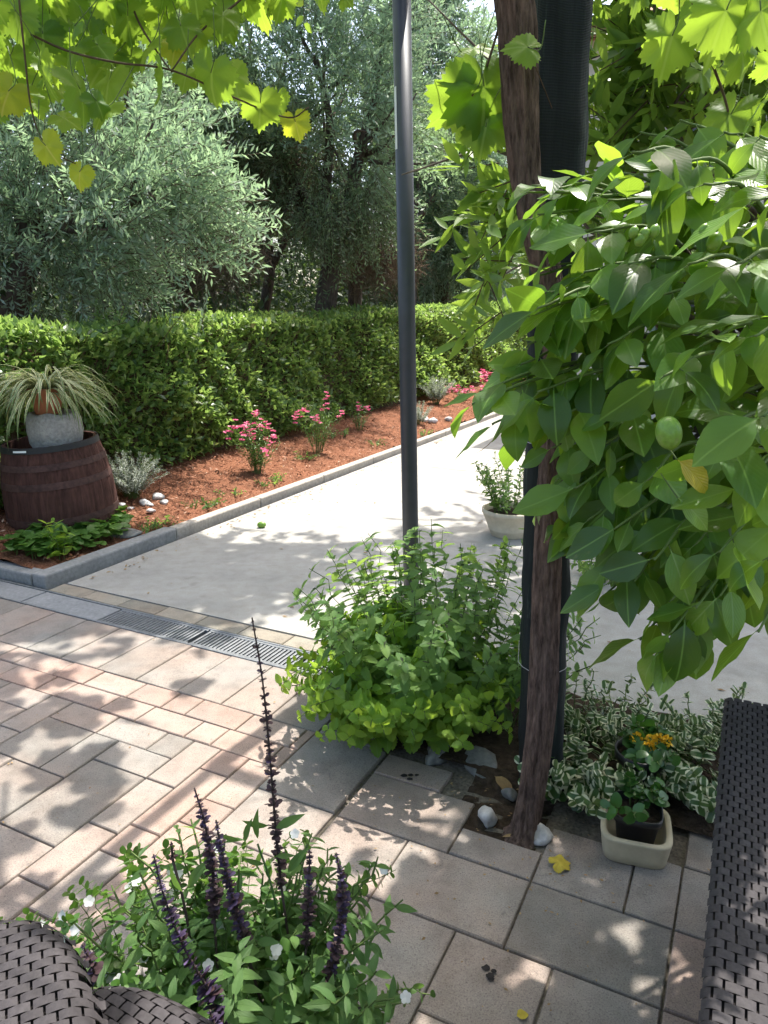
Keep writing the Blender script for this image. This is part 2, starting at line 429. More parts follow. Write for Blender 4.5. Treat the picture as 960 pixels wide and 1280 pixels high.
M['grey_bark'] = barkmat('grey_bark', (.10, .085, .07), (.24, .21, .18), (30, 30, 7))
M['twig'] = plain('twig', (.10, .07, .045), .85, .15, .35, 60)
M['dry_twig'] = mk_isl('dry_twig', [(0, (.09, .055, .035)), (.6, (.19, .13, .085)), (1, (.28, .21, .14))])
M['green_stem'] = plain('green_stem', (.10, .15, .04), .6, .3)
M['purple_stem'] = plain('purple_stem', (.05, .035, .03), .6, .3)
# leaves
M['hedge_leaf'] = leafmat('hedge_leaf', [(0, (.055, .115, .036)), (.5, (.105, .19, .055)), (.85, (.19, .28, .075)), (.975, (.30, .36, .12)), (1, (.26, .17, .07))], (.36, .54, .13), .44, .36, .55)
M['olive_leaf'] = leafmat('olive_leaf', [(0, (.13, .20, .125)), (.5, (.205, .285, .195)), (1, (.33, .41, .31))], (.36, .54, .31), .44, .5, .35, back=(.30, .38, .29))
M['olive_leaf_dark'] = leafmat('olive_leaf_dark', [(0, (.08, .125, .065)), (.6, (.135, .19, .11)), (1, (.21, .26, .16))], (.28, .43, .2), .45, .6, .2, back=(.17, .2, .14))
M['wood_leaf'] = leafmat('wood_leaf', [(0, (.03, .055, .022)), (.6, (.055, .09, .035)), (1, (.10, .14, .06))], (.10, .17, .04), .25, .5, .35)
M['pale_wood_leaf'] = leafmat('pale_wood_leaf', [(0, (.11, .17, .07)), (1, (.2, .27, .11))], (.24, .34, .1), .3, .5, .35)
M['grape_leaf'] = leafmat('grape_leaf', [(0, (.035, .10, .018)), (.5, (.075, .175, .025)), (1, (.15, .26, .03))], (.40, .60, .06), .5, .5, .35, veins=.1, rib=(.26, .36, .1))
M['yellow_grape_leaf'] = leafmat('yellow_grape_leaf', [(0, (.30, .34, .03)), (1, (.22, .32, .03))], (.60, .68, .05), .48, .5, .35, veins=.1, rib=(.45, .42, .12))
M['citrus_leaf'] = leafmat('citrus_leaf', [(0, (.010, .042, .008)), (.4, (.02, .07, .012)), (.75, (.05, .135, .02)), (1, (.11, .22, .032))], (.42, .68, .06), .42, .36, .5, veins=.1, rib=(.14, .25, .05), back=(.04, .11, .025))
M['young_citrus_leaf'] = leafmat('young_citrus_leaf', [(0, (.09, .21, .03)), (1, (.15, .27, .04))], (.36, .56, .05), .35, .38, .5, veins=.22, rib=(.22, .33, .1))
M['yellow_citrus_leaf'] = leafmat('yellow_citrus_leaf', [(0, (.45, .36, .03)), (1, (.45, .36, .03))], (.7, .55, .04), .35, .35, .5, veins=.3)
M['peach_leaf'] = leafmat('peach_leaf', [(0, (.06, .14, .025)), (.6, (.10, .2, .035)), (1, (.17, .27, .05))], (.36, .54, .07), .45, .38, .45)
M['balm_leaf'] = leafmat('balm_leaf', [(0, (.12, .25, .035)), (.5, (.17, .32, .045)), (1, (.25, .40, .06))], (.5, .72, .08), .45, .5, .3, veins=.5, rib=(.2, .32, .09))
M['mint_leaf'] = leafmat('mint_leaf', [(0, (.07, .16, .05)), (.6, (.115, .23, .065)), (1, (.17, .29, .075))], (.38, .58, .11), .45, .48, .35, veins=.5)
M['dark_tip_leaf'] = leafmat('dark_tip_leaf', [(0, (.045, .07, .035)), (1, (.08, .10, .05))], (.12, .16, .05), .25, .5, .3)
M['salvia_leaf'] = leafmat('salvia_leaf', [(0, (.065, .14, .045)), (1, (.12, .22, .065))], (.24, .42, .08), .4, .5, .35, veins=.4)
M['vinca_leaf'] = leafmat('vinca_leaf', [(0, (.035, .10, .03)), (1, (.07, .15, .04))], (.3, .38, .13), .3, .35, .5, edge=(.66, .68, .46), edge_w=.28)
M['green_leaf'] = leafmat('green_leaf', [(0, (.05, .13, .02)), (1, (.10, .2, .04))], (.2, .38, .05), .3, .4, .45)
M['succulent_leaf'] = leafmat('succulent_leaf', [(0, (.03, .10, .02)), (1, (.055, .15, .03))], (.1, .25, .03), .2, .35, .5)
M['silver_leaf'] = leafmat('silver_leaf', [(0, (.38, .42, .37)), (1, (.52, .56, .5))], (.35, .4, .3), .3, .7, .2)
M['spider_leaf'] = leafmat('spider_leaf', [(0, (.10, .17, .05)), (1, (.16, .23, .07))], (.34, .38, .13), .3, .4, .4, edge=(.62, .60, .33), edge_w=.235)
M['dry_leaf'] = mk_isl('dry_leaf', [(0, (.22, .13, .06)), (1, (.36, .25, .12))])
M['yellow_dead_leaf'] = mk_isl('yellow_dead_leaf', [(0, (.50, .38, .04)), (1, (.46, .36, .06))])
M['pink'] = leafmat('pink_petal', [(0, (.55, .05, .16)), (1, (.75, .16, .32))], (.8, .15, .3), .3, .5, .3)
M['white_petal'] = leafmat('white_petal', [(0, (.75, .76, .8)), (1, (.82, .82, .84))], (.7, .7, .75), .3, .5, .3)
M['yellow_petal'] = leafmat('yellow_petal', [(0, (.75, .42, .02)), (1, (.85, .6, .04))], (.8, .5, .05), .25, .5, .3)
M['violet'] = leafmat('violet_bract', [(0, (.035, .024, .045)), (.6, (.06, .04, .088)), (1, (.13, .095, .19))], (.12, .06, .25), .2, .6, .3)
M['brown_bract'] = leafmat('brown_bract', [(0, (.035, .02, .022)), (1, (.075, .042, .05))], (.08, .04, .05), .15, .6, .3)
# made things
M['pole'] = plain('grey_pole_paint', (.045, .05, .062), .42, .5, .12, 20, .05)
M['net'] = None
def mk_net():
    m, nt, N, L = newmat('shade_net'); co = objco(nt)
    w = nt.nodes.new('ShaderNodeTexWave'); w.inputs['Scale'].default_value = 90; w.bands_direction = 'Z'; L.new(co, w.inputs['Vector'])
    n = noise(nt, 1, 5, objco(nt, (38, 38, 2)), .75)
    c = ramp(nt, n, [(.35, (.004, .007, .007)), (.6, (.010, .017, .016)), (.7, (.05, .065, .055)), (.8, (.12, .14, .12))])
    surf(nt, c, .62, bump(nt, math_(nt, 'ADD', math_(nt, 'MULTIPLY', w.outputs['Fac'], .3), n), .6, .006), .35); return m
M['net'] = mk_net()
M['black_plastic'] = plain('black_plastic', (.018, .018, .019), .45, .5, .15, 30, .1)
M['wicker'] = mk_isl('brown_rattan', [(0, (.040, .035, .037)), (1, (.054, .048, .051))], .7, .2, 120, .15)
M['wicker_gap'] = plain('rattan_gap', (.016, .013, .013), .8, .2)
M['trough'] = plain('cream_stoneware', (.50, .44, .31), .75, .3, .12, 25, .2)
M['cream_pot'] = plain('cream_pot', (.55, .48, .36), .75, .3, .12, 25, .2)
M['terracotta'] = plain('terracotta', (.38, .15, .08), .85, .2, .18, 25, .25)
M['stone_pot'] = plain('rough_grey_stone', (.36, .35, .335), .9, .2, .25, 55, .9, .012)
M['barrel'] = barkmat('barrel_wood', (.040, .020, .016), (.105, .052, .042), (50, 50, 5), .8, .008)
M['hoop'] = plain('painted_hoop', (.07, .037, .031), .75, .25, .4, 40, .2)
M['rim'] = plain('black_rim', (.02, .02, .02), .6, .35)
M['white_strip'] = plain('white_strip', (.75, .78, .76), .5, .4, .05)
def mk_rock(name, a, b):
    m, nt, N, L = newmat(name); co = objco(nt)
    n1 = noise(nt, 22, 6, co, .65); n2 = noise(nt, 130, 3, co)
    c = ramp(nt, n1, [(.3, a), (.65, b)])
    surf(nt, c, .8, bump(nt, math_(nt, 'ADD', n1, math_(nt, 'MULTIPLY', n2, .3)), .6, .008), .3); return m
M['white_rock'] = mk_rock('white_limestone', (.30, .29, .29), (.62, .60, .58))
M['dark_rock'] = mk_rock('grey_limestone', (.09, .092, .088), (.24, .235, .22))
M['fruit'] = plain('green_lemon', (.14, .26, .03), .35, .5, .2, 160, .25, .002)
M['wire'] = plain('galvanised_wire', (.4, .4, .4), .4, .5, .1, metal=.7)
M['render'] = plain('cream_render', (.62, .58, .52), .9, .2, .08, 12, .2)
M['roof'] = plain('roof_tile', (.32, .16, .10), .85, .2, .25, 12, .4)
M['glass'] = plain('window_glass', (.03, .04, .05), .08, .6, .1)
M['shutter'] = plain('shutter_paint', (.16, .24, .18), .6, .3)
M['stain'] = plain('dark_stain', (.035, .03, .028), .9, .15)
# ================================================================== SETTING
g = Geo()                                                           # one ground sheet to the horizon
q = 300.0
g.add(np.array([(-q, -q, -.06), (q, -q, -.06), (q, q, -.06), (-q, q, -.06)]), np.array([[0, 1, 2, 3]]), 0, None, False)
struct('ground', g, M['garden'])

def sheet(g, a0, a1, b0, b1, z, mat=0):
    P = np.array([ab(a0, b0, z), ab(a1, b0, z), ab(a1, b1, z), ab(a0, b1, z)])
    g.add(P, np.array([[0, 1, 2, 3]]), mat, None, False)

# --- patio of mixed-format pavers
UA, UB = .1265, .1265
BED_A0, BED_B0 = -1.04, 2.1                                         # corner of the planting bed cut out of the patio
def stone(g, a0, a1, b0, b1, mat, r):
    gap = .0018; ch = .004
    a0 += gap + r.uniform(0, .0012); a1 -= gap + r.uniform(0, .0012); b0 += gap + r.uniform(0, .0012); b1 -= gap + r.uniform(0, .0012)
    dz = r.uniform(-.0015, .001); tx, ty = r.uniform(-.0012, .0012, 2)
    cs = [(a0, b0), (a1, b0), (a1, b1), (a0, b1)]; s = [(1, 1), (-1, 1), (-1, -1), (1, -1)]
    V = [ab(a + sa * ch, b + sb * ch, dz + tx * sa + ty * sb) for (a, b), (sa, sb) in zip(cs, s)]
    V += [ab(a + sa * ch * .3, b + sb * ch * .3, dz - .0025) for (a, b), (sa, sb) in zip(cs, s)]
    V += [ab(a, b, -.008) for a, b in cs] + [ab(a, b, -.045) for a, b in cs]
    F = [[0, 1, 2, 3]]
    for k in range(3):
        for i in range(4):
            j = (i + 1) % 4; F.append([4 * k + i, 4 * k + 4 + i, 4 * k + 4 + j, 4 * k + j])
    g.add(np.array(V), np.array(F), mat, None, False)
def in_bed(a0, a1, b0, b1):
    a, b = (a0 + a1) / 2, (b0 + b1) / 2
    if a > BED_A0 + .03 and b > BED_B0 + .02: return True
    return -.72 < a < -.47 and 1.86 < b                             # pocket round the vine
def fill(g, a0, b0, na, nb, ua, ub, mats, r, taken=None):
    occ = np.zeros((na, nb), bool)
    if taken is not None: occ |= taken
    shapes = [(3, 2), (3, 3), (2, 3), (2, 2), (3, 3), (1, 2), (2, 1), (1, 1)]
    for j in range(nb):
        for i in range(na):
            if occ[i, j]: continue
            order = r.permutation(5).tolist() + [5, 6, 7]
            if r.uniform() < .25: order = [6] + order
            for k in order:
                w, h = shapes[k]
                if i + w <= na and j + h <= nb and not occ[i:i + w, j:j + h].any():
                    occ[i:i + w, j:j + h] = True
                    A0, A1, B0, B1 = a0 + i * ua, a0 + (i + w) * ua, b0 + j * ub, b0 + (j + h) * ub
                    if not in_bed(A0, A1, B0, B1):
                        stone(g, A0, A1, B0, B1, mats[int(r.integers(len(mats)))], r)
                    break
g = Geo(); r = np.random.default_rng(11)
a = -6.7
while a < -1.05:                                                    # the slab course along the drain
    a1 = min(a + .233, -1.045)
    if a1 - a > .1: stone(g, a, a1, 2.12, 2.497, 0, r)
    a += .233
for k, (b0, b1) in enumerate(((1.865, 1.99), (1.99, 2.12))):        # two red courses
    a = -6.6 + .13 * k
    while a < -1.35:
        a1 = min(a + r.choice([.25, .25, .125, .19]), -1.345)
        stone(g, a, a1, b0, b1, 1 if r.uniform() > .12 else 2, r); a = a1
for k, (a0, a1) in enumerate(((-1.595, -1.47), (-1.47, -1.345))):   # the red border turns the corner
    b = 1.865 - 0 * k
    while b > -1.5:
        b1 = b - r.choice([.25, .25, .125, .33]); stone(g, a0, a1, b1, b, 1 if r.uniform() > .2 else 2, r); b = b1
b = 2.12
while b > -1.5:
    b1 = b - r.choice([.38, .25, .38]); stone(g, -1.345, -1.045, b1, b, 0, r); b = b1
fill(g, -6.655, -1.424, 40, 26, UA, UA, [0, 0, 0, 2], r)            # the field left of the border
# the field at the viewer's right
T = np.zeros((36, 34), bool); a00, b00 = -1.035, -1.30
def given(i0, i1, j0, j1, mat):                                     # stones read off one by one
    T[i0:i1, j0:j1] = True; A0, A1, B0, B1 = a00 + i0 * UA, a00 + i1 * UA, b00 + j0 * UA, b00 + j1 * UA
    if not in_bed(A0, A1, B0, B1): stone(g, A0, A1, B0, B1, mat, r)
J = 22                                                              # row whose near edge is b = 1.483
for t in ((0, 2, J, J + 2, 2), (2, 5, J, J + 2, 0), (5, 8, J, J + 2, 0), (8, 9, J, J + 2, 1), (8, 9, J - 2, J, 1), (0, 3, J + 2, J + 4, 2), (3, 5, J + 2, J + 3, 0), (5, 7, J + 2, J + 4, 0), (7, 8, J + 2, J + 4, 0), (8, 9, J + 2, J + 4, 0),
          (0, 2, J + 4, J + 5, 2), (2, 3, J + 4, J + 5, 2), (2, 4, J - 3, J, 0), (4, 6, J - 2, J, 0), (6, 8, J - 2, J, 0), (0, 2, J - 2, J, 2), (3, 5, J + 3, J + 4, 2)):
    given(*t)
fill(g, a00, b00, 36, 34, UA, UA, [0, 0, 2], r, T)
struct('patio_paving', g, [M['grey_stone'], M['red_stone'], M['pink_stone']])
g = Geo(); sheet(g, -6.7, 3.6, -1.5, 2.5, -.0125, 0); struct('paving_joints', g, M['joint'])

# --- concrete path in slabs, with the sett course along its near edge
g = Geo(); r = np.random.default_rng(5)
asp = [-3.51, -.76, 3.4]; bsp = [2.823, 6.9, 11.2, 16, 24]
for i in range(2):
    for j in range(4):
        a0, a1, b0, b1 = asp[i] + .004, asp[i + 1] - .004, bsp[j] + .004, bsp[j + 1] - .004
        n = 8
        A = np.linspace(a0, a1, n); B = np.linspace(b0, b1, n)
        V = np.array([ab(x, y, .004 * math.sin(x * 1.7) * math.sin(y * 1.1) * 0) for y in B for x in A])
        F = np.array([[y * n + x, y * n + x + 1, (y + 1) * n + x + 1, (y + 1) * n + x] for y in range(n - 1) for x in range(n - 1)])
        g.add(V, F, 0, None, False)
        for (p, q2) in (((a0, b0), (a1, b0)), ((a1, b0), (a1, b1)), ((a1, b1), (a0, b1)), ((a0, b1), (a0, b0))):
            g.add(np.array([ab(*p), ab(*q2), ab(*q2, -.05), ab(*p, -.05)]), np.array([[0, 3, 2, 1]]), 0, None, False)
struct('concrete_path', g, M['concrete'])
g = Geo(); sheet(g, -3.52, 3.42, 2.815, 24, -.022, 0); struct('path_joints', g, M['joint'])
g = Geo(); a = -3.52
while a < -1.06:
    w = r.choice([.3, .34, .27]); stone(g, a, min(a + w, -1.05), 2.70, 2.818, 0, r); a += w
struct('sett_course', g, [M['sett']])

# --- drain channel
t = thing('drain_channel', 'narrow slotted drain channel between the pavers and the concrete path', 'drain', ab(-2.5, 2.6))
g = Geo()
for b in (2.507, 2.693): box(g, ab(-3.9, b, -.022), 2.85, .0065, .022, 0, [E1, E2, (0, 0, 1)], .003)
build('channel_edge', g, M['grate'], t)
g = Geo(); sheet(g, -6.75, -1.05, 2.5, 2.7, -.05); build('channel_bed', g, M['dark'], t)
for a0, a1 in ((-6.75, -5.6), (-5.595, -4.545), (-4.54, -3.515), (-3.51, -2.93)):
    g = Geo(); box(g, ab((a0 + a1) / 2, 2.6, -.024), (a1 - a0) / 2 - .003, .085, .02, 0, [E1, E2, (0, 0, 1)], .004); build('cover_slab', g, M['drain'], t)
a = -2.925
while a < -1.1:
    a1 = min(a + .6, -1.06); g = Geo()
    for b in (2.521, 2.679): box(g, ab((a + a1) / 2, b, -.015), (a1 - a) / 2 - .003, .0075, .012, 0, [E1, E2, (0, 0, 1)], .002)
    x = a + .012
    while x < a1 - .01:
        box(g, ab(x, 2.6, -.015), .0066, .0715, .0105, 0, [E1, E2, (0, 0, 1)], .0015); x += .0225
    build('grate', g, M['grate'], t); a += .605

# --- raised mulch bed, sloping up to the hedge
g = Geo(); r = np.random.default_rng(3)
na, nb = 60, 260
A = np.linspace(KERB_A - .06, KERB_A - 4.2, na); B = np.concatenate([np.linspace(2.80, 11, 200), np.linspace(11.2, 24, 60)])
V = []
for y in B:
    for x in A:
        p = ab(x, y); V.append((p[0], p[1], zbed(p) + r.normal(0, .008) + .02 * math.sin(x * 3.1 + y) * math.sin(y * 2.3) * min(1, (KERB_A - x))))
i = np.arange(nb - 1)[:, None] * na; j = np.arange(na - 1)[None]
F = np.stack([i + j, i + na + j, i + na + j + 1, i + j + 1], -1).reshape(-1, 4)
g.add(np.array(V), F, 0); struct('mulch_bed', g, M['mulch'])
g = Geo(); n = 15000
A = KERB_A - .1 - np.abs(r.uniform(0, 1, n)) ** .8 * 1.8; B = 2.95 + r.uniform(0, 1, n) ** 1.6 * 10
P = A[:, None] * E1 + B[:, None] * E2; P[:, 2] = [zbed(p) + .006 for p in P]; P[:, 2] += r.uniform(0, .012, n)
th = r.uniform(0, 2 * PI, n); D = np.stack([np.cos(th), np.sin(th), r.normal(0, .35, n)], -1)
leaves(g, P, D, np.array([0, 0, 1.0]) + r.normal(0, .4, (n, 3)), r.uniform(.015, .05, n), r.uniform(.006, .016, n), T_SIMPLE)
struct('mulch_chips', g, M['chips'], 'stuff')

# --- kerb
g = Geo()
def kerb_run(p, q, w, h, mat, bev=.012):
    p = np.array(p); q = np.array(q); d = q - p; L = np.linalg.norm(d); d /= L; nn = np.array([-d[1], d[0], 0])
    c = (p + q) / 2 + nn * w / 2; box(g, (c[0], c[1], h / 2 - .03), L / 2 - .003, w / 2, h / 2 + .03, mat, [d, nn, (0, 0, 1)], bev)
pts = [ab(-3.585, 2.735), ab(-3.575, 3.85)]
kerb_run(pts[0], pts[1], .11, .062, 0); last = pts[1]
b = 3.85
while b < 23:
    b += 1.0; nx = ab(-3.575 + .012 * (b - 3.85) , b); kerb_run(last, nx, .085, .06, 1); last = nx
x = -3.70
while x > -7:
    kerb_run(ab(x - .36, 2.735), ab(x, 2.735), .105, .055, 0); x -= .362
struct('kerb', g, [M['kerb_grey'], M['kerb_pale']])

# --- soil of the small bed by the post
g = Geo(); r = np.random.default_rng(21); n = 40
A = np.linspace(-1.045, 3.4, n * 2); B = np.linspace(1.84, 2.82, n)
V = np.array([ab(x, y, -.011 + r.normal(0, .004) + (.03 if y > 2.14 and x > -1.0 else 0)) for y in B for x in A]); w = n * 2
F = []
for yy in range(n - 1):
    for xx in range(w - 1):
        x, y = A[xx], B[yy]
        if y > 2.12 or -.74 < x < -.46: F.append([yy * w + xx, yy * w + xx + 1, (yy + 1) * w + xx + 1, (yy + 1) * w + xx])
g.add(V, np.array(F), 0); struct('bed_soil', g, M['soil'])
# ================================================================== HEDGE
def hedge_a(b): return -4.66 - .012 * (b - 4)
def hedge_top(b): return 1.38 + .022 * max(0, min(b, 16) - 4)
t = thing('hedge', 'long clipped green hedge behind the red mulch bed', 'hedge', ab(hedge_a(8) - .45, 8))
r = np.random.default_rng(31)
hd = nrm(ab(hedge_a(12), 12) - ab(hedge_a(4), 4)); hn = np.array([hd[1], -hd[0], 0])      # along, and out to the path
h0 = ab(hedge_a(0), 0); HT = .95
def hedge_pt(s, d, z): return h0 + hd * s - hn * d + np.array([0, 0, z])
g = Geo()                                                           # solid dark core added inside to block light; loose twigs follow
ns = 60; Sx = np.linspace(.5, 27, ns); prof = [(.14, .1), (.34, .8), (.38, 1.0), (.46, 1.0), (.65, 1.0), (.78, .98), (.80, .1)]
V = []
for s in Sx:
    for d, zf in prof:
        z = .15 if zf == .1 else (hedge_top(s) - .12) * zf
        V.append(hedge_pt(s, d + .04 * math.sin(s * 2.3 + z * 3), z))
k = len(prof); F = [[i * k + j, i * k + j + 1, (i + 1) * k + j + 1, (i + 1) * k + j] for i in range(ns - 1) for j in range(k - 1)]
g.add(np.array(V), np.array(F), 0)
A = []; Bq = []
for _ in range(1500):
    s = r.uniform(.5, 20); d = r.uniform(0, .2); z = r.uniform(.15, 1.5); p = hedge_pt(s, d + .15, z); A.append(p); Bq.append(p + hn * r.uniform(.05, .2) + np.array([r.normal(0, .05), r.normal(0, .05), r.uniform(.02, .2)]))
sticks(g, A, Bq, .004)
build('branches', g, M['twig'], t)
g = Geo(); n = 96000
s = .8 + 26 * r.uniform(0, 1, n) ** 1.5
face = r.uniform(0, 1, n) < .68
bumpy = lambda s, z: .08 * np.sin(s * 3.1 + 1.3 * np.sin(z * 3)) + .07 * np.sin(s * 1.37 + z * 4.1) + .06 * np.sin(s * 8 + z * 9 + 2 * np.sin(s * 3)) + .04 * np.sin(s * 15 - z * 13)
top = 1.38 + .022 * np.clip(s - 4, 0, 12) + .035 * np.sin(s * 2.1) + .03 * np.sin(s * 5.3)
zf = r.uniform(.16, 1, n) * top
dep = np.abs(r.normal(0, .085, n)) + bumpy(s, zf) * .8 + .07
rnd = np.maximum(0, (zf - top + .28) / .28); dep = dep + .20 * rnd ** 2 + .26 * zf / top - .10
dt = r.uniform(.1, .95, n); zt = top - np.abs(r.normal(0, .06, n)) - .12 * np.maximum(0, (.3 - dt) / .3) ** 2 + .03
dep = np.where(r.uniform(0, 1, n) < .12, dep - .07, dep); D0 = np.where(face, dep, dt); Z0 = np.where(face, zf, zt)
P = h0 + hd * s[:, None] - hn * D0[:, None]; P[:, 2] = Z0
cl = r.normal(0, .5, (n, 3))
D = np.where(face[:, None], hn * .6 + np.array([0, 0, .35]), np.array([0, 0, .6])) + cl
N = np.where(face[:, None], hn * .6 + np.array([.2, .3, .9]), np.array([.2, .3, 1.0]) + hn * .2) + r.normal(0, .42, (n, 3))
Ls = r.uniform(.05, .095, n) * (1 + .008 * s)
leaves(g, P, D, N, Ls, Ls * .52, T_SIMPLE, 0, r.uniform(0, .7, n))
for k in range(90):                                                  # new shoots standing out of the clipped top
    sft = r.uniform(1.5, 7.2) if k < 62 else r.uniform(7, 17)
    hgt = r.uniform(.08, .40) if k < 62 else r.uniform(.06, .16)
    p = hedge_pt(sft, r.uniform(.1, .8), hedge_top(sft) - .04)
    pa, no = stems(p, 1, hgt, .10, .02, .1, .035, .1, r)
    sticks(g, pa[0][:-1], pa[0][1:], .003, 0)
    leaves(g, *node_leaves(no, .075, .04, r, .5), T_SIMPLE, 0, .3)
build('foliage', g, M['hedge_leaf'], t)

# ================================================================== OLIVES AND OTHER TREES BEHIND
def branch(p, d, L, r0, depth, r, out, tips, up=.15, spread=.6, kids=3, shrink=.66):
    n = 6; P = [np.array(p, float)]; d = nrm(np.array(d, float))
    for i in range(n):
        d = nrm(d + r.normal(0, .14, 3) + np.array([0, 0, up * .2])); P.append(P[-1] + d * L / n)
    P = np.array(P); R = np.linspace(r0, r0 * .62, n + 1); out.append((P, R, depth))
    if depth == 0:
        tips.append(P); return
    for k in range(kids):
        i = n if k == 0 else int(r.integers(2, n + 1))
        nd_ = nrm(d + r.normal(0, spread, 3) + np.array([0, 0, up])); branch(P[i], nd_, L * shrink * r.uniform(.8, 1.2), R[i] * .7, depth - 1, r, out, tips, up, spread, kids, shrink)
def sprays(g, centres, nspray, r, size, leafL, leafW, T, mat, per=16, outdir=None, centre=None, droop=.2, woody=None, rad_=.25):
    """twigs carrying leaves in pairs: gives the feathery outline"""
    C = np.asarray(centres, float); idx = r.integers(0, len(C), nspray)
    P0 = C[idx] + r.normal(0, rad_, (nspray, 3))
    d = nrm((P0 - centre) + r.normal(0, .5, (nspray, 3)) * np.linalg.norm(P0 - centre, axis=1, keepdims=True) + np.array([0, 0, -droop]))
    Ls = size * r.uniform(.6, 1.3, nspray)
    f = np.linspace(.05, 1, per)
    X = P0[:, None] + d[:, None] * (Ls[:, None] * f)[..., None]; X[..., 2] -= (droop * Ls[:, None] * f[None] ** 2)
    side = nrm(np.cross(d, r.normal(0, 1, (nspray, 3))))
    sg = np.where(np.arange(per) % 2 == 0, 1, -1)[None, :, None]
    D = d[:, None] * .75 + side[:, None] * sg * .75 + r.normal(0, .3, (nspray, per, 3))
    N = np.cross(d, side)[:, None] * 1.0 + np.array([0, 0, .7]) + r.normal(0, .5, (nspray, per, 3))
    m = nspray * per; s = r.uniform(.7, 1.2, m)
    leaves(g, X.reshape(-1, 3), D.reshape(-1, 3), N.reshape(-1, 3), leafL * s, leafW * s, T, mat)
    if woody is not None: sticks(woody, X[:, 0], X[:, -1], .0035, 2)
def blob(c, rx, ry, rz, n, r, shell=.55):
    v = nrm(r.normal(0, 1, (n, 3))) * (shell + (1 - shell) * r.uniform(0, 1, (n, 1)) ** .7)
    return np.array(c) + v * np.array([rx, ry, rz])
def limbs(g, base, targets, r0, r, n=10, fork=None, wob=.12):
    """trunk to a fork, then one crooked limb to each target"""
    base = np.array(base, float); fork = np.array(fork, float)
    P = smooth_path([base, (base * .6 + fork * .4) + r.normal(0, .06, 3), fork], 6); add_tube(g, P, np.linspace(r0 * 1.15, r0 * .85, len(P)), n, rough=.10, seed=int(r.integers(999)))
    for tg in targets:
        tg = np.array(tg, float); d = tg - fork; L = np.linalg.norm(d)
        pts = [fork - np.array([0, 0, .06]), fork + d * .33 + r.normal(0, wob, 3) * L * .5, fork + d * .68 + r.normal(0, wob, 3) * L * .4, tg]
        P = smooth_path(pts, 6); add_tube(g, P, np.linspace(r0 * .62, r0 * .14, len(P)), 8, rough=.08, seed=int(r.integers(999)))
        for _ in range(5):
            i = int(r.integers(5, len(P))); e = P[i] + nrm(d / L + r.normal(0, .7, 3)) * L * r.uniform(.25, .5)
            Q = smooth_path([P[i], (P[i] + e) / 2 + r.normal(0, .08, 3), e], 4); add_tube(g, Q, np.linspace(r0 * .22, r0 * .05, len(Q)), 6)

# 1. pale olive at the left, leaning out over the hedge
r = np.random.default_rng(41)
b0 = ony(-40, 400, 8.2); b0[2] = 0
t = thing('olive_tree', 'pale silvery olive tree arching over the left end of the hedge', 'olive tree', b0)
cs = []
for (px, py, Y, rx, ry, rz, n) in ((30, 325, 7.9, .8, .5, .28, 22), (120, 322, 7.7, .6, .5, .22, 16), (-60, 320, 7.9, .7, .6, .4, 16), (60, 235, 7.6, .95, .7, .72, 40), (165, 235, 7.3, .62, .6, .62, 26), (225, 255, 7.0, .36, .4, .38, 14), (-40, 220, 7.8, .9, .8, .9, 30), (20, 110, 8.2, 1.2, .8, .9, 34), (150, 130, 8.3, .8, .7, .6, 22), (-90, 60, 8.4, 1.2, .9, 1.0, 24)):
    cs.append(blob(ony(px, py, Y), rx, ry, rz, n, r, .3))
cs = np.concatenate(cs); g = Geo()
sprays(g, cs, 2500, r, .46, .088, .022, T_SLIVER, 0, 20, centre=ony(40, 330, 7.9), droop=.15, woody=g, rad_=.14)
build('crown', g, [M['olive_leaf'], M['olive_leaf_dark'], M['twig']], t)
g = Geo(); limbs(g, b0, [ony(60, 235, 7.6), ony(175, 245, 7.2), ony(10, 120, 8.2), ony(160, 150, 8.2), ony(-90, 100, 8.4)], .15, r, 10, ony(30, 335, 7.9), .1)
build('trunk', g, M['olive_bark'], t)

# 2. dark big olive in the middle
r = np.random.default_rng(42)
b0 = ony(378, 400, 11.2); b0[2] = 0
t = thing('olive_tree', 'tall shady olive tree with a forked brown trunk left of the black pole', 'olive tree', b0)
cs = []; cd = []
for (px, py, Y, rx, ry, rz, n) in ((300, 60, 11.5, 1.1, .9, 1.2, 34), (395, 60, 11.0, 1.1, 1.0, 1.1, 40), (450, 150, 10.8, .75, .8, .95, 34), (440, 260, 10.7, .55, .6, .45, 14), (330, 180, 11.4, .8, .7, .9, 22), (260, 10, 11.6, 1.2, 1.0, 1.1, 30), (480, 20, 11.2, .9, .9, 1.2, 34), (320, -90, 11.4, 1.8, 1.3, 1.0, 40), (460, -90, 11.2, 1.3, 1.2, .9, 30)):
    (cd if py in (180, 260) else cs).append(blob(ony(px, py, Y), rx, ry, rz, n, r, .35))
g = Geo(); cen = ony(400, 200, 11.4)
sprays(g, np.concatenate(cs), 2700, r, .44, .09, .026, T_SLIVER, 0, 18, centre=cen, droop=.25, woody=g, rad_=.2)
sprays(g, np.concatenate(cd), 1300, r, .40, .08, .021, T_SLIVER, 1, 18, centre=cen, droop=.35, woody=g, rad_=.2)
crown2 = g
g = Geo(); limbs(g, b0, [ony(395, 70, 11), ony(300, 60, 11.5), ony(455, 150, 10.8), ony(480, 20, 11.2), ony(330, 190, 11.4)], .17, r, 10, ony(416, 322, 11.2), .1)
build('trunk', g, M['olive_bark'], t)
g = crown2; n = 9000
P = np.concatenate([blob(ony(350, 215, 11.5), 1.0, .5, 1.0, 3500, r, .1), blob(ony(470, 320, 11.6), .8, .5, .6, 2600, r, .1), blob(ony(240, 320, 10.0), 1.1, .5, .55, 2900, r, .1)])
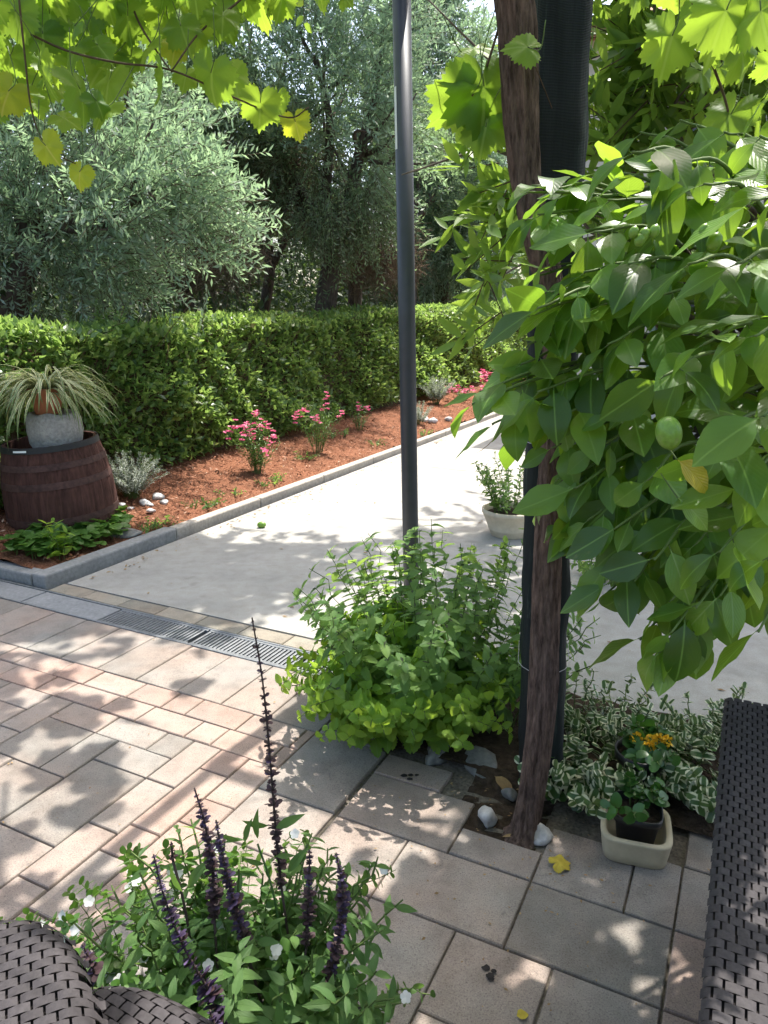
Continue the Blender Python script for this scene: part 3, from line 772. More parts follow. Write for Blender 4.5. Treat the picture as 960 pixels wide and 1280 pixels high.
D = nrm(r.normal(0, 1, (n, 3)) + np.array([0, 0, -.5])); sticks(g, P, P + D * r.uniform(.1, .45, (n, 1)), r.uniform(.0015, .004, n), 3)
build('crown', g, [M['olive_leaf'], M['olive_leaf_dark'], M['twig'], M['dry_twig']], t)

# 3. sunlit olive right of the pole
r = np.random.default_rng(43)
b0 = ony(560, 402, 18.9); b0[2] = 0
t = thing('olive_tree', 'sunlit grey green olive tree right of the black pole, reaching the hedge', 'olive tree', b0)
cs = np.concatenate([blob(ony(px, py, Y), rx, ry, rz, n, r, .4) for (px, py, Y, rx, ry, rz, n) in ((545, 60, 18.6, 1.3, 1.2, 1.8, 44), (570, 170, 18.2, 1.0, 1.2, 1.25, 34), (600, 260, 18.1, 1.0, 1.1, 1.25, 34), (545, 250, 18.2, .85, 1, 1, 22), (520, 0, 18.8, 1.25, 1.3, 1.7, 30), (575, 335, 18.2, 1.1, .8, .5, 16), (540, -110, 18.8, 1.25, 1.2, 1.4, 24))])
g = Geo()
sprays(g, cs, 4600, r, .52, .12, .036, T_SLIVER, 0, 18, centre=ony(560, 200, 19.0), droop=.3, woody=g, rad_=.28)
build('crown', g, [M['olive_leaf'], M['olive_leaf_dark'], M['twig']], t)
g = Geo(); limbs(g, b0, [ony(540, 90, 18.7), ony(590, 180, 18.3), ony(600, 270, 18.3), ony(520, 20, 18.8)], .14, r, 9, ony(555, 310, 18.9), .1)
build('trunk', g, M['olive_bark'], t)

# 4. slim dark trunks standing in the shade behind the hedge, each a small tree
for k, (px, py2, Y, rr, lean) in enumerate(((445, 250, 12.5, .11, .1), (245, 260, 10.6, .09, -.3), (318, 330, 12.6, .10, .35), (512, 280, 16.6, .12, 0), (120, 150, 10.2, .10, .05))):
    r = np.random.default_rng(60 + k); b0 = ony(px, 400, Y); b0[2] = 0; top = ony(px + 60 * lean, py2, Y)
    lab = ['thin dark trunked tree close behind the forked olive, left of the pole', 'crooked low tree bending left in the shade behind the hedge', 'leaning dark tree between the pale olive and the forked olive', 'narrow shaded tree just behind the black pole', 'pale grey trunked tree rising behind the leftmost olive crown'][k]
    t = thing('shade_tree', lab, 'tree', b0, 'small trees in the shade behind the hedge')
    g = Geo(); up = top + np.array([.2, .2, 1.6])
    tg = [up, top + np.array([-.6, .3, 1.0]), top + np.array([.7, .1, .9])]
    limbs(g, b0, tg, rr, r, 8, top, .12); build('trunk', g, M['grey_bark' if k == 4 else 'olive_bark'], t)
    g = Geo(); cs = np.concatenate([blob(x, .8, .7, .6, 14, r, .3) for x in tg]); sprays(g, cs, 700, r, .4, .085, .03, T_SLIVER, 0, 16, centre=top, droop=.3, rad_=.2)
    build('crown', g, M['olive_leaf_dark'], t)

# 5. the wood beyond: one mass
r = np.random.default_rng(71); g = Geo(); n = 90000
X = r.uniform(-14, 3.2, n); Y = 15.5 + np.maximum(0, X + 3) * 1.5 + r.uniform(0, 7, n) + .05 * np.abs(X); Z = r.uniform(0, 1, n) ** 1.5
hh = 6.2 + 1.3 * np.sin(X * .9) + .8 * np.sin(X * 2.3 + 1) 
Z = Z * np.maximum(hh, 1.5)
keep = np.sin(X * 2.1 + Z * 1.1) + np.sin(Z * 2.7 + X) + r.normal(0, .7, n) > -1.1
P = np.stack([X, Y, Z], -1)[keep]; m = len(P)
s = r.uniform(.12, .26, m)
leaves(g, P, r.normal(0, 1, (m, 3)) + np.array([0, -.4, 0]), r.normal(0, .6, (m, 3)) + np.array([0, -.5, .7]), s, s * .5, T_SIMPLE)
A = []; B2 = []
for k in range(70):
    x = r.uniform(-12, 3); y = r.uniform(16, 19) + max(0, x + 3) * 1.5; p = np.array([x, y, 0]); A.append(p); B2.append(p + np.array([r.normal(0, .5), 0, r.uniform(2, 4.5)]))
sticks(g, A, B2, .09, 1)
n = 36000; sU = r.uniform(-1, 22, n); dU = r.uniform(2.2, 5.5, n); zU = r.uniform(.1, 1, n) * (2.7 + .6 * np.sin(sU * 1.3) + .4 * np.sin(sU * 3.1))
P = h0 + hd * sU[:, None] - hn * dU[:, None]; P[:, 2] = zU; s_ = r.uniform(.09, .17, n)
leaves(g, P, r.normal(0, 1, (n, 3)), r.normal(0, .6, (n, 3)) + np.array([0, -.4, .8]), s_, s_ * .5, T_SIMPLE)
o = struct('far_wood', g, [M['wood_leaf'], M['olive_bark']], 'stuff')
# pale young tree at the gap of sky
r = np.random.default_rng(72); b0 = np.array([3.05, 22.5, 0]); t = thing('young_tree', 'light green slender tree under the gap of sky beside the vine trunk', 'tree', b0)
top = ony(600, 75, 22.5); g = Geo(); limbs(g, b0, [top + np.array([0, 0, -.2]), top + np.array([-.5, 0, -.8]), top + np.array([.5, 0, -.9])], .1, r, 8, b0 + np.array([0, 0, 4.6]), .1); build('trunk', g, M['grey_bark'], t)
g = Geo(); cs = np.concatenate([blob(top + np.array([0, 0, -1.0]), .8, .7, 1.1, 40, r, .2), blob(top + np.array([.1, 0, -3.2]), 1.3, .8, 1.6, 50, r, .2), blob(top + np.array([.1, 0, -5.6]), 1.6, .9, 1.4, 50, r, .2)]); sprays(g, cs, 1900, r, .45, .13, .055, T_SIMPLE, 0, 14, centre=top + np.array([0, 0, -2]), droop=.1, rad_=.2); build('crown', g, M['pale_wood_leaf'], t)
# ================================================================== THINGS IN THE RAISED BED
r = np.random.default_rng(81)
bc = onz(58, 672, .10) + np.array([0, .33, 0])
bc[2] = zbed(bc) - .03
t = thing('barrel_planter', 'old brown half wine barrel planter at the left kerb corner', 'barrel', bc)
TL = rot((0, 1, 0), rad(-3.5)) @ rot((1, 0, 0), rad(2))
prof = [(.350, 0), (.362, .08), (.366, .2), (.36, .32), (.343, .45), (.312, .59), (.304, .62), (.282, .62), (.288, .5), (.305, .3), (0.0, .48)]
g = Geo()
ns = 22; n = ns * 4; pr = np.array(prof[:-1]); a = np.arange(n) * 2 * PI / n
groove = np.where(np.arange(n) % 4 == 0, -.006, .0); V = []
for q_, z in pr: V += [(math.cos(x) * (q_ + gr), math.sin(x) * (q_ + gr), z) for x, gr in zip(a, groove)]
V = np.array(V) @ TL.T + bc; m = len(pr); i = np.arange(m - 1)[:, None] * n; j = np.arange(n)[None]; k = (j + 1) % n
g.add(V, np.stack([i + j, i + k, i + n + k, i + n + j], -1).reshape(-1, 4), 0, None, False)
build('staves', g, M['barrel'], t)
def brad(z): return float(np.interp(z, [p[1] for p in prof[:7]], [p[0] for p in prof[:7]]))
for z0, z1, nm, mm in ((.345, .39, 'hoop', 'hoop'), (.47, .51, 'hoop', 'hoop'), (.10, .145, 'hoop', 'hoop'), (.585, .623, 'rim_band', 'rim')):
    g = Geo(); lathe(g, [(brad(z0) - .002, z0), (brad(z0) + .004, z0), (brad(z1) + .004, z1), (brad(z1) - .002, z1)], bc, 88, 0, TL, False); build(nm, g, M[mm], t)
g = Geo(); lathe(g, [(.29, .52), (.2, .525), (0.001, .53)], bc, 24, 0, TL); build('soil', g, M['soil'], t)
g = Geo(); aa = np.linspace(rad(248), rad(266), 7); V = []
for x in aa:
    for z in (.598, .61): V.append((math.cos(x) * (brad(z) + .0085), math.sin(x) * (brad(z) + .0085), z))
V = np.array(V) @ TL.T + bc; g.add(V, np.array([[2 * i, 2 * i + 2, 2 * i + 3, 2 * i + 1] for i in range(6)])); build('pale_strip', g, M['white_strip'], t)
up = TL @ np.array([0, 0, 1.0])
pc = bc + up * .53 + np.array([.05, -.02, 0])
g = Geo(); lathe(g, [(.13, 0), (.165, .06), (.178, .13), (.172, .2), (.15, .235), (.13, .24), (.12, .22), (0.001, .21)], (0, 0, 0), 36)
g.V[0][:, 2] *= 1.18
V = g.V[0]; rr = np.random.default_rng(5); V += .006 * np.sin(V[:, [1, 2, 0]] * 38 + 1) + .004 * np.sin(V[:, [2, 0, 1]] * 71); g.V[0] = V + pc
o = build('stone_pot', g, M['stone_pot'], None, pc); tag(o, 'rough grey round stone pot standing inside the wine barrel', 'pot')
tc = pc + np.array([-.03, -.02, .274])
t = thing('terracotta_pot', 'orange terracotta pot on the grey stone pot in the barrel', 'pot', tc)
g = Geo(); lathe(g, [(.08, 0), (.10, .13), (.118, .13), (.121, .17), (.11, .172), (.106, .14), (0.001, .14)], tc, 36); build('pot_body', g, M['terracotta'], t)
sc = tc + np.array([0, 0, .145])
t = thing('spider_plant', 'striped cream and green spider plant spilling over the terracotta pot', 'plant', sc)
g = Geo(); n = 300; a = r.uniform(0, 2 * PI, n); el = np.abs(r.normal(.78, .38, n))
a = np.where((np.abs(a - 5.2) < .5) & (r.uniform(0, 1, n) < .5), a - 2.2, a)
D = np.stack([np.cos(a) * np.cos(el), np.sin(a) * np.cos(el), np.sin(el)], -1)
L = r.uniform(.28, .62, n); P = sc + np.stack([np.cos(a), np.sin(a), 0 * a], -1) * r.uniform(0, .05, (n, 1))
leaves(g, P, D, np.array([0, 0, 1.0]) + 0 * D + r.normal(0, .1, (n, 3)), L, r.uniform(.012, .02, n), T_BLADE, 0, 1.1 + el * 1.35 + r.normal(0, .3, n))
build('blades', g, M['spider_leaf'], t)

def bushy(name, label, cat, base, leafm, stemm, n, h, spread, L, W, T, sp=.03, seed=1, group=None, up=.3, pairs=2, start=.15, droop=.15, curl=.4, r0=.05, taper=.4, hvar=.35, lean=(0, 0), extra=None, srad=.003, bow=1.3, jitter=.35):
    r = np.random.default_rng(seed)
    t = thing(name, label, cat, base, group)
    pa, no = stems(base, n, h, spread, r0, droop, sp, start, r, hvar, lean, bow)
    g = Geo()
    for P in pa: sticks(g, P[:-1], P[1:], srad, 1)
    leaves(g, *node_leaves(no, L, W, r, up, pairs, taper, jitter), T, 0, r.uniform(0, curl * 2, len(no) * pairs)); build('foliage', g, [M[leafm], M[stemm]], t)
    if extra: extra(t, pa, no, r)
    return t

# silver curry plants
bushy('silver_shrub', 'low silvery grey curry plant beside the barrel, white stones at its foot', 'shrub', onbed(165, 622), 'silver_leaf', 'green_stem', 80, .40, .26, .032, .0085, T_SLIVER, .012, 91, 'silver shrubs in the bed', .8, 3, .2)
bushy('silver_shrub', 'silvery shrub right of the black pole at the middle of the bed', 'shrub', onbed(545, 505), 'silver_leaf', 'green_stem', 60, .5, .3, .04, .009, T_SLIVER, .016, 92, 'silver shrubs in the bed', .8, 3, .2)
bushy('silver_shrub', 'small thin silvery shrub touching the right side of the pole', 'shrub', onbed(524, 530), 'silver_leaf', 'green_stem', 30, .36, .16, .04, .009, T_SLIVER, .018, 93, 'silver shrubs in the bed', .8, 3, .2)
# pink gaura
def pinks(cnt, hi=.88, sz=.026):
    def f(t, pa, no, r):
        g = Geo(); P = []; D = []
        for p in pa:
            if r.uniform() > cnt: continue
            for _ in range(int(r.integers(2, 6))):
                c = p[-1] + r.normal(0, .018, 3) - np.array([0, 0, r.uniform(0, .06)])
                for k in range(4):
                    a = k * PI / 2 + r.uniform(-.2, .2); P.append(c); D.append((math.cos(a), math.sin(a), r.uniform(-.1, .6)))
        P = np.array(P); leaves(g, P, np.array(D), np.array([0, -.5, 1.0]) + r.normal(0, .4, (len(P), 3)), sz, sz * .8, T_PETAL)
        build('blossoms', g, M['pink'], t)
    return f
GG = 'pink flowering plants in the mulch bed'
bushy('gaura_plant', 'bushy plant with the brightest pink flower heads, nearest of its row in the mulch', 'flower', onbed(322, 592), 'green_leaf', 'green_stem', 34, .64, .2, .055, .012, T_LANCE, .026, 101, GG, .6, 2, .12, extra=pinks(.5, sz=.026), hvar=.45)
bushy('gaura_plant', 'taller thin plant topped with pink flowers, second along the mulch bed', 'flower', onbed(397, 566), 'green_leaf', 'green_stem', 26, .70, .22, .055, .010, T_LANCE, .03, 102, GG, .6, 2, .12, extra=pinks(.5, sz=.026), hvar=.4)
bushy('gaura_plant', 'small plant with few pink flowers, just left of the black pole', 'flower', onbed(450, 538), 'green_leaf', 'green_stem', 18, .36, .18, .05, .010, T_LANCE, .03, 103, GG, .6, 2, .12, extra=pinks(.3), hvar=.4)
bushy('gaura_plant', 'pink flowering plant far along the bed beside the wrapped post', 'flower', onbed(622, 492), 'green_leaf', 'green_stem', 34, .62, .34, .06, .013, T_LANCE, .035, 104, GG, .6, 2, .12, extra=pinks(.6, sz=.05), hvar=.4)
bushy('gaura_plant', 'low plant with dark red stems and pink buds near the far kerb', 'flower', onbed(577, 500), 'green_leaf', 'purple_stem', 22, .34, .3, .05, .012, T_LANCE, .04, 105, GG, .6, 2, .12, extra=pinks(.7, sz=.04), hvar=.4)
# seedlings and small bedding plants in the mulch
SG = 'small green seedlings in the mulch'
for k, (px, py, h) in enumerate(((250, 636, .09), (290, 621, .08), (335, 607, .07), (262, 632, .06), (188, 664, .10), (205, 658, .07), (412, 548, .12), (430, 545, .1), (380, 575, .1), (470, 558, .1), (530, 545, .1), (345, 600, .06))):
    bushy('seedling', 'tiny green seedling scattered in the red mulch behind the kerb', 'seedling', onbed(px, py), 'mint_leaf' if k % 3 else 'green_leaf', 'green_stem', 9, h, .11, .035, .018, T_OVATE, .028, 110 + k, SG, .4)
# nettle like plant before the barrel
bushy('nettle_plant', 'single upright light green plant growing in front of the barrel', 'plant', onbed(76, 700), 'balm_leaf', 'green_stem', 4, .32, .05, .10, .045, T_MINT, .035, 130, None, .35, 2, .05, r0=.03)
# leafy ground cover along the kerb
r = np.random.default_rng(140); g = Geo(); pts = []
for _ in range(300):
    u = r.uniform(0, 1); px = -60 + 215 * u; py = 712 - 34 * max(0, (px - 20) / 130) - r.uniform(2, 30) + (6 if px < 30 else 0)
    pts.append(onbed(px, py))
pts = np.array(pts); pts = np.array([p for p in pts if to_ab(p)[0] < -3.76 and to_ab(p)[1] > 2.87])
for p in pts:
    for k in range(3):
        a = r.uniform(0, 2 * PI); d = np.array([math.cos(a), math.sin(a), r.uniform(.0, .5)]); c = p + np.array([0, 0, r.uniform(.03, .11)])
        leaves(g, c[None], d[None], np.array([[0, 0, 1.0]]) + r.normal(0, .3, 3), r.uniform(.06, .1), r.uniform(.055, .085), T_ROUND, 0, .6)
        if k == 0: sticks(g, p[None], c[None], .003)
struct('ground_cover', g, M['green_leaf'], 'stuff')
# stones in the bed
SB = 'pale stones round the silver shrub'
for k, (px, py, s) in enumerate(((137, 632, .05), (152, 634, .05), (163, 637, .04), (182, 632, .07), (197, 624, .07), (205, 630, .05), (188, 640, .045), (146, 639, .035))):
    g = Geo(); p = onbed(px, py); rock(g, p + np.array([0, 0, s * .2]), s, s * .8, s * .55, 150 + k, 0, k); o = build('stone', g, M['white_rock'], None, p)
    tag(o, 'small pale stone in the mulch at the foot of the silvery plant by the barrel', 'stone', SB)
g = Geo(); p = onbed(160, 668); rock(g, p + np.array([0, 0, .01]), .13, .1, .045, 160, 0, .4); o = build('stone', g, M['dark_rock'], None, p); tag(o, 'flat grey stone at the inner edge of the kerb below the barrel', 'stone')
for k, (px, py) in enumerate(((540, 528), (560, 526), (530, 527))):
    g = Geo(); p = onbed(px, py); rock(g, p + np.array([0, 0, .02]), .09, .07, .06, 165 + k, 0, k); o = build('stone', g, M['white_rock'], None, p); tag(o, 'pale stone in the mulch right of the black pole', 'stone', 'pale stones by the pole')
# ================================================================== POLE, POST, PERGOLA
pb = onz(515, 786)
t = thing('metal_pole', 'slim dark grey round metal pole standing in the mint bush', 'pole', pb)
ptop = np.array([pb[0] - .072, pb[1], 2.86])
g = Geo(); P = np.array([pb, pb * .5 + ptop * .5, ptop]); add_tube(g, P, .0385, 32); build('pole_shaft', g, M['pole'], t)
g = Geo(); lathe(g, [(.085, 0), (.085, .008), (.05, .009), (.047, .03), (.04, .032)], pb, 32); build('base_plate', g, M['pole'], t)
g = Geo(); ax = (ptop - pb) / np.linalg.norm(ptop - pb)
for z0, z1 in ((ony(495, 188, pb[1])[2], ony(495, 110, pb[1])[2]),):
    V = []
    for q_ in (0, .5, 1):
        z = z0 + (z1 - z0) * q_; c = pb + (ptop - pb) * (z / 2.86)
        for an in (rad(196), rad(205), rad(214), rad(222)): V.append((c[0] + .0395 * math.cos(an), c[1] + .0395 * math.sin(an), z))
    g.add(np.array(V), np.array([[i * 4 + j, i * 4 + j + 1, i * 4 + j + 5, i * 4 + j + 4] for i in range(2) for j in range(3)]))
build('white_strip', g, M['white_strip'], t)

pp = ony(678, 930, 2.16); pp[2] = -.02
t = thing('wrapped_post', 'thick square post wrapped in dark green shade net behind the vine trunk', 'post', pp)
ptp = np.array([pp[0] - .085, pp[1], 2.84]); axz = nrm(ptp - pp)
ax3 = np.array([nrm(np.cross(np.array([.2, 1, 0]), axz)), (0, 0, 0), axz]); ax3[1] = np.cross(axz, ax3[0])
g = Geo(); box(g, (pp + ptp) / 2, .058, .058, np.linalg.norm(ptp - pp) / 2, 0, ax3, .004); build('timber_post', g, M['olive_bark'], t)
g = Geo(); r = np.random.default_rng(171); nz, na_ = 70, 40; V = []
for i in range(nz):
    f = i / (nz - 1); c = pp + (ptp - pp) * (.03 + f * .965)
    for j in range(na_):
        a = j * 2 * PI / na_; sq = .069 / max(abs(math.cos(a)), abs(math.sin(a))); q_ = min(sq, .086) + .002 * math.sin(a * 7 + f * 23) + .002 * math.sin(a * 3 - f * 41) + r.normal(0, .0012)
        q_ += .0022 * math.sin((f * 22 + a / PI) * 3)
        V.append(c + ax3[0] * math.cos(a) * q_ + ax3[1] * math.sin(a) * q_)
j = np.arange(na_)[None]; i = np.arange(nz - 1)[:, None] * na_; k = (j + 1) % na_
g.add(np.array(V), np.stack([i + j, i + k, i + na_ + k, i + na_ + j], -1).reshape(-1, 4)); build('net_wrap', g, M['net'], t)
g = Geo()
for f in (.18, .43, .66, .85):
    c = pp + (ptp - pp) * f; P = [c + ax3[0] * math.cos(x) * .091 + ax3[1] * math.sin(x) * .091 + axz * .03 * math.sin(x) for x in np.linspace(0, 2 * PI, 25)]
    P = [np.array(c) + (p - c) * min(1, .078 / max(abs(np.dot(p - c, ax3[0])), abs(np.dot(p - c, ax3[1])))) for p in P]; g = Geo(); add_tube(g, P, .0012, 5); build('tie_wire', g, M['wire'], t)

# pergola roof above the frame: carries the vine, throws the shade
t = thing('pergola_frame', 'dark metal pergola frame overhead carrying the grapevine', 'pergola', (0, 1.5, 2.9))
pt0 = np.array([ptop[0], ptop[1], 2.9])
for p, q_ in ((pt0, pt0 - E2 * 5), (pt0 - E1 * .02, pt0 + E1 * 3.4), (pt0 - E2 * 5, pt0 - E2 * 5 + E1 * 3.4), (pt0 + E1 * 3.4, pt0 + E1 * 3.4 - E2 * 5)):
    g = Geo(); d = nrm(q_ - p); s_ = np.array([-d[1], d[0], 0]); box(g, (p + q_) / 2, np.linalg.norm(q_ - p) / 2, .025, .027, 0, [d, s_, (0, 0, 1)], .003); build('beam', g, M['pole'], t)
for p in (pt0 + E1 * 3.4, pt0 - E2 * 5, pt0 + E1 * 3.4 - E2 * 5):
    p = np.array([p[0], p[1], 0]); g = Geo(); add_tube(g, [p, p + (0, 0, 2.87)], .038, 20); build('corner_post', g, M['pole'], t)
g = Geo()
for k in np.arange(.3, 4.9, .45): add_tube(g, [pt0 - E2 * k - E1 * 2.6 + (0, 0, .03), pt0 - E2 * k + E1 * 3.4 + (0, 0, .03)], .002, 5)
build('vine_wire', g, M['wire'], t)
# thin support wire of the lemon tree
g = Geo(); add_tube(g, smooth_path([ony(745, 415, 2.1), ony(850, 401, 2.0), ony(960, 383, 1.95), (2.5, 1.9, 1.62)], 6), .0028, 6); o = build('support_wire', g, M['wire']); tag(o, 'taut grey wire running behind the lemon leaves to the wrapped post', 'wire')

# ================================================================== GRAPEVINE
r = np.random.default_rng(181)
vb = onz(655, 1036)
t = thing('grape_vine', 'old grapevine with a twisted brown trunk climbing the wrapped post', 'grapevine', vb)
path = [(650, 1052, 1.93), (657, 1030, 1.94), (668, 965, 1.96), (677, 880, 1.975), (682, 760, 1.985), (687, 640, 1.99), (692, 540, 1.995), (695, 440, 2.0), (688, 370, 2.0), (674, 300, 1.99), (659, 240, 1.985), (651, 160, 1.985), (648, 90, 1.985), (644, 20, 1.985), (634, -60, 1.99)]
pts = [ony(*p) for p in path]; pts.append(pts[-1] + np.array([-.02, .05, .25])); pts.append(np.array([pts[-1][0] + .05, 2.1, 2.98]))
P = smooth_path(pts, 9); m = len(P); f = np.linspace(0, 1, m)
R = np.interp(f, [0, .04, .1, .4, .56, .62, .7, .8, 1], [.062, .047, .039, .034, .038, .032, .037, .041, .042])
n = 80
T_ = nrm(np.gradient(P, axis=0)); X = nrm(np.cross(T_, np.array([0, 1.0, 0]))); Yv = np.cross(T_, X); V = []
Lc = np.concatenate([[0], np.cumsum(np.linalg.norm(np.diff(P, axis=0), axis=1))])
ph = r.uniform(0, 6, 8)
P2 = []
for i in range(m):
    for j in range(n):
        a = j * 2 * PI / n; tw_ = a + Lc[i] * .9
        q_ = 1 + .10 * math.sin(tw_ * 2 + ph[0] + 2 * math.sin(Lc[i] * 3)) + .05 * math.sin(tw_ * 5 + ph[1] + 1.3 * math.sin(Lc[i] * 5 + 1)) + .05 * math.sin(tw_ * 9 + ph[2] + 1.5 * math.sin(Lc[i] * 11)) + .05 * math.sin(tw_ * 15 + ph[3] + 2.5 * math.sin(Lc[i] * 9)) + .035 * abs(math.sin(tw_ * 12.5 + ph[4] + 3 * math.sin(Lc[i] * 7))) + .03 * math.sin(Lc[i] * 22 + a) * math.sin(a * 3) + r.normal(0, .012)
        P2.append(P[i] + (X[i] * math.cos(a) + Yv[i] * math.sin(a)) * R[i] * q_)
i = np.arange(m - 1)[:, None] * n; j = np.arange(n)[None]; k = (j + 1) % n
g = Geo(); g.add(np.array(P2), np.stack([i + j, i + k, i + n + k, i + n + j], -1).reshape(-1, 4)); 
top = P[-1]
for tg in ((-1.9, 2.6, 3.0), (-.6, 3.4, 3.0), (1.6, 3.2, 3.0), (1.9, 1.2, 3.0), (-.8, .8, 3.0), (.6, -.4, 3.0)):
    d = np.array(tg) - top; Q = smooth_path([top - np.array([0, 0, .12]), top + d * .35 + r.normal(0, .08, 3), top + d * .7 + r.normal(0, .08, 3), np.array(tg)], 6); Q[3:, 2] = np.clip(Q[3:, 2], 2.93, 3.06); add_tube(g, Q, np.linspace(.03, .009, len(Q)), 8, rough=.1)
build('trunk', g, M['vine_bark'], t)
# hanging shoots: canes and each leaf of the visible sprays
lv = Geo()
def gl(px, py, Y, size_px, mat=0, face=None, dirn=None, cur=None):
    p = ony(px, py, Y); L = size_px / FPX * (Y * CP + (EYE - p[2]) * SP) * 1.05
    d = np.array([r.normal(0, .55), r.normal(0, .35), -1.0 + r.normal(0, .25)]) if dirn is None else np.array(dirn, float)
    nn = np.array([r.normal(0, .45), -.75 + r.normal(0, .35), .65 + r.normal(0, .3)]) if face is None else np.array(face, float)
    d = nrm(d); base = p - d * L * .45
    leaves(lv, base[None], d[None], nn[None], L, L * r.uniform(.95, 1.12), T_GRAPE, mat, r.uniform(-.2, .7) if cur is None else cur)
    tip = base - d * L * .25 + np.array([r.normal(0, .03), r.normal(0, .03), .05 + .03 * r.uniform()])
    add_tube(lv, smooth_path([base + d * .36 * L * 0.98, base, tip], 4), .0014, 5, 2)
def cane(pts, r0=.004, r1=.0022):
    P = smooth_path([ony(*p) for p in pts], 6); g = Geo(); add_tube(g, P, np.linspace(r0, r1, len(P)), 6, 0); build('cane', g, M['twig'], t)
cane([(-60, 10, 2.3), (10, 30, 2.25), (80, 62, 2.25), (145, 78, 2.25), (215, 88, 2.3), (300, 125, 2.35), (360, 147, 2.4), (386, 134, 2.42)])
cane([(20, -40, 2.2), (30, 60, 2.2), (40, 140, 2.2), (60, 185, 2.2), (95, 205, 2.2)], .003, .0016)
cane([(150, -50, 2.5), (170, 20, 2.4), (200, 70, 2.35), (215, 90, 2.3)]); cane([(330, -40, 2.6), (300, 0, 2.5), (250, 40, 2.4), (215, 88, 2.3)])
for a_ in ((52, 88, 2.2, 78), (103, 118, 2.15, 86), (92, 62, 2.3, 66), (130, 138, 2.2, 62), (20, 20, 2.2, 74), (62, 22, 2.35, 70), (112, 22, 2.4, 74), (160, 26, 2.4, 70), (205, 22, 2.5, 66), (182, 62, 2.35, 62), (205, 100, 2.25, 70), (262, 98, 2.28, 82), (240, 40, 2.45, 56), (275, 14, 2.5, 66), (300, -10, 2.55, 64), (352, 2, 2.6, 56), (325, 134, 2.36, 64), (12, 75, 2.3, 60), (150, 92, 2.4, 54), (84, 150, 2.3, 50), (35, 120, 2.35, 48), (-30, 60, 2.2, 76), (-20, 130, 2.25, 70), (175, -20, 2.4, 70), (60, -20, 2.3, 80), (120, -30, 2.4, 80), (225, -10, 2.5, 70), (130, 60, 2.45, 58), (400, -12, 2.7, 54)):
    gl(a_[0], a_[1], a_[2], a_[3] * .74)
    gl(a_[0] + r.normal(0, 22), min(a_[1] + r.normal(-14, 14), 130), a_[2] + r.uniform(-.1, .25), a_[3] * r.uniform(.45, .7))
for _ in range(75):
    px = r.uniform(-60, 330); gl(px, r.uniform(-45, 118 - .3 * max(px, 0)), r.uniform(2.3, 2.8), r.uniform(38, 60))
for a_ in ((8, 118, 2.2, 46), (60, 186, 2.18, 40), (98, 218, 2.18, 32), (370, 156, 2.42, 33), (218, 62, 2.4, 34)): gl(*a_, 1)
# sprays at the post's left side and at the top right
cane([(640, -20, 2.0), (606, 90, 2.02), (590, 120, 2.0)], .004, .002); cane([(690, 135, 2.06), (672, 90, 1.9), (662, 66, 1.88)], .0016, .0012)
gl(575, 128, 2.0, 76, 0, (.75, -.75, .35), (-.75, 0, -.75), .5); gl(606, 118, 2.0, 92, 0, (.25, -1, .2), (.1, -.1, -1), .2); gl(596, 60, 2.1, 44, 0, (-.3, -.6, 1), (.6, 0, .1)); gl(606, 165, 2.02, 56, 0, (-.1, -1, .3), (-.2, 0, -1))
gl(655, 58, 1.87, 44, 0, (0, -1, .6), (-.7, 0, .1), .1)
for a_ in ((838, 52, 1.7, 90), (905, 22, 1.65, 120), (868, 30, 1.75, 80), (930, 70, 1.7, 86), (845, -10, 1.8, 90), (910, 150, 1.75, 88), (952, 20, 1.6, 100), (800, -18, 1.9, 70), (985, 90, 1.7, 90), (880, 90, 1.85, 54)): gl(a_[0], a_[1], a_[2], a_[3] * .78); gl(a_[0] + r.normal(0, 25), a_[1] + r.normal(-15, 20), a_[2] + .15, a_[3] * r.uniform(.4, .65))
cane([(860, -60, 1.8), (870, 20, 1.75), (905, 120, 1.76), (915, 165, 1.75)], .004, .002)
# the leaf roof on the pergola
def roof(n, x0, x1, y0, y1, clump, edge=False):
    C = np.stack([r.uniform(x0, x1, clump), r.uniform(y0, y1, clump)], -1); q_ = C[r.integers(0, clump, n)] + r.normal(0, .16, (n, 2))
    z = np.maximum(2.86 + r.uniform(0, .32, n), 1.55 + .356 * q_[:, 1] + .22)
    ok = ((q_[:, 1] < 3.55) | edge) & ~((q_[:, 0] < (-9 if edge else 1.0)) & (q_[:, 1] > 2.95 + .25 * r.uniform(-1, 1, n))) & ~((q_[:, 0] > .05) & (q_[:, 0] < 1.7) & (q_[:, 1] > 1.2) & (q_[:, 1] < 2.5) & (r.uniform(0, 1, n) < .96))
    q_, z = q_[ok], z[ok]; n = len(z); s = r.uniform(.11, .17, n) + (.045 if edge else 0); a = r.uniform(0, 2 * PI, n)
    leaves(lv, np.stack([q_[:, 0], q_[:, 1], z], -1), np.stack([np.cos(a), np.sin(a), r.normal(-.3, .3, n)], -1), np.array([0, 0, 1.0]) + r.normal(0, .35, (n, 3)), s, s, T_GRAPE, 0, r.uniform(0, .6, n))
roof(760, .35, 2.4, .3, 3.45, 60); roof(170, .75, 1.65, 2.42, 3.3, 40); roof(150, -1.9, .3, 1.2, 3.5, 34); roof(420, -2.3, 2.4, -2.2, .9, 60)  # last group: unseen leaves added over and behind the viewer to cut skylight
roof(58, -1.7, .05, 3.3, 4.3, 17, True)
build('leaves', lv, [M['grape_leaf'], M['yellow_grape_leaf'], M['green_stem']], t)
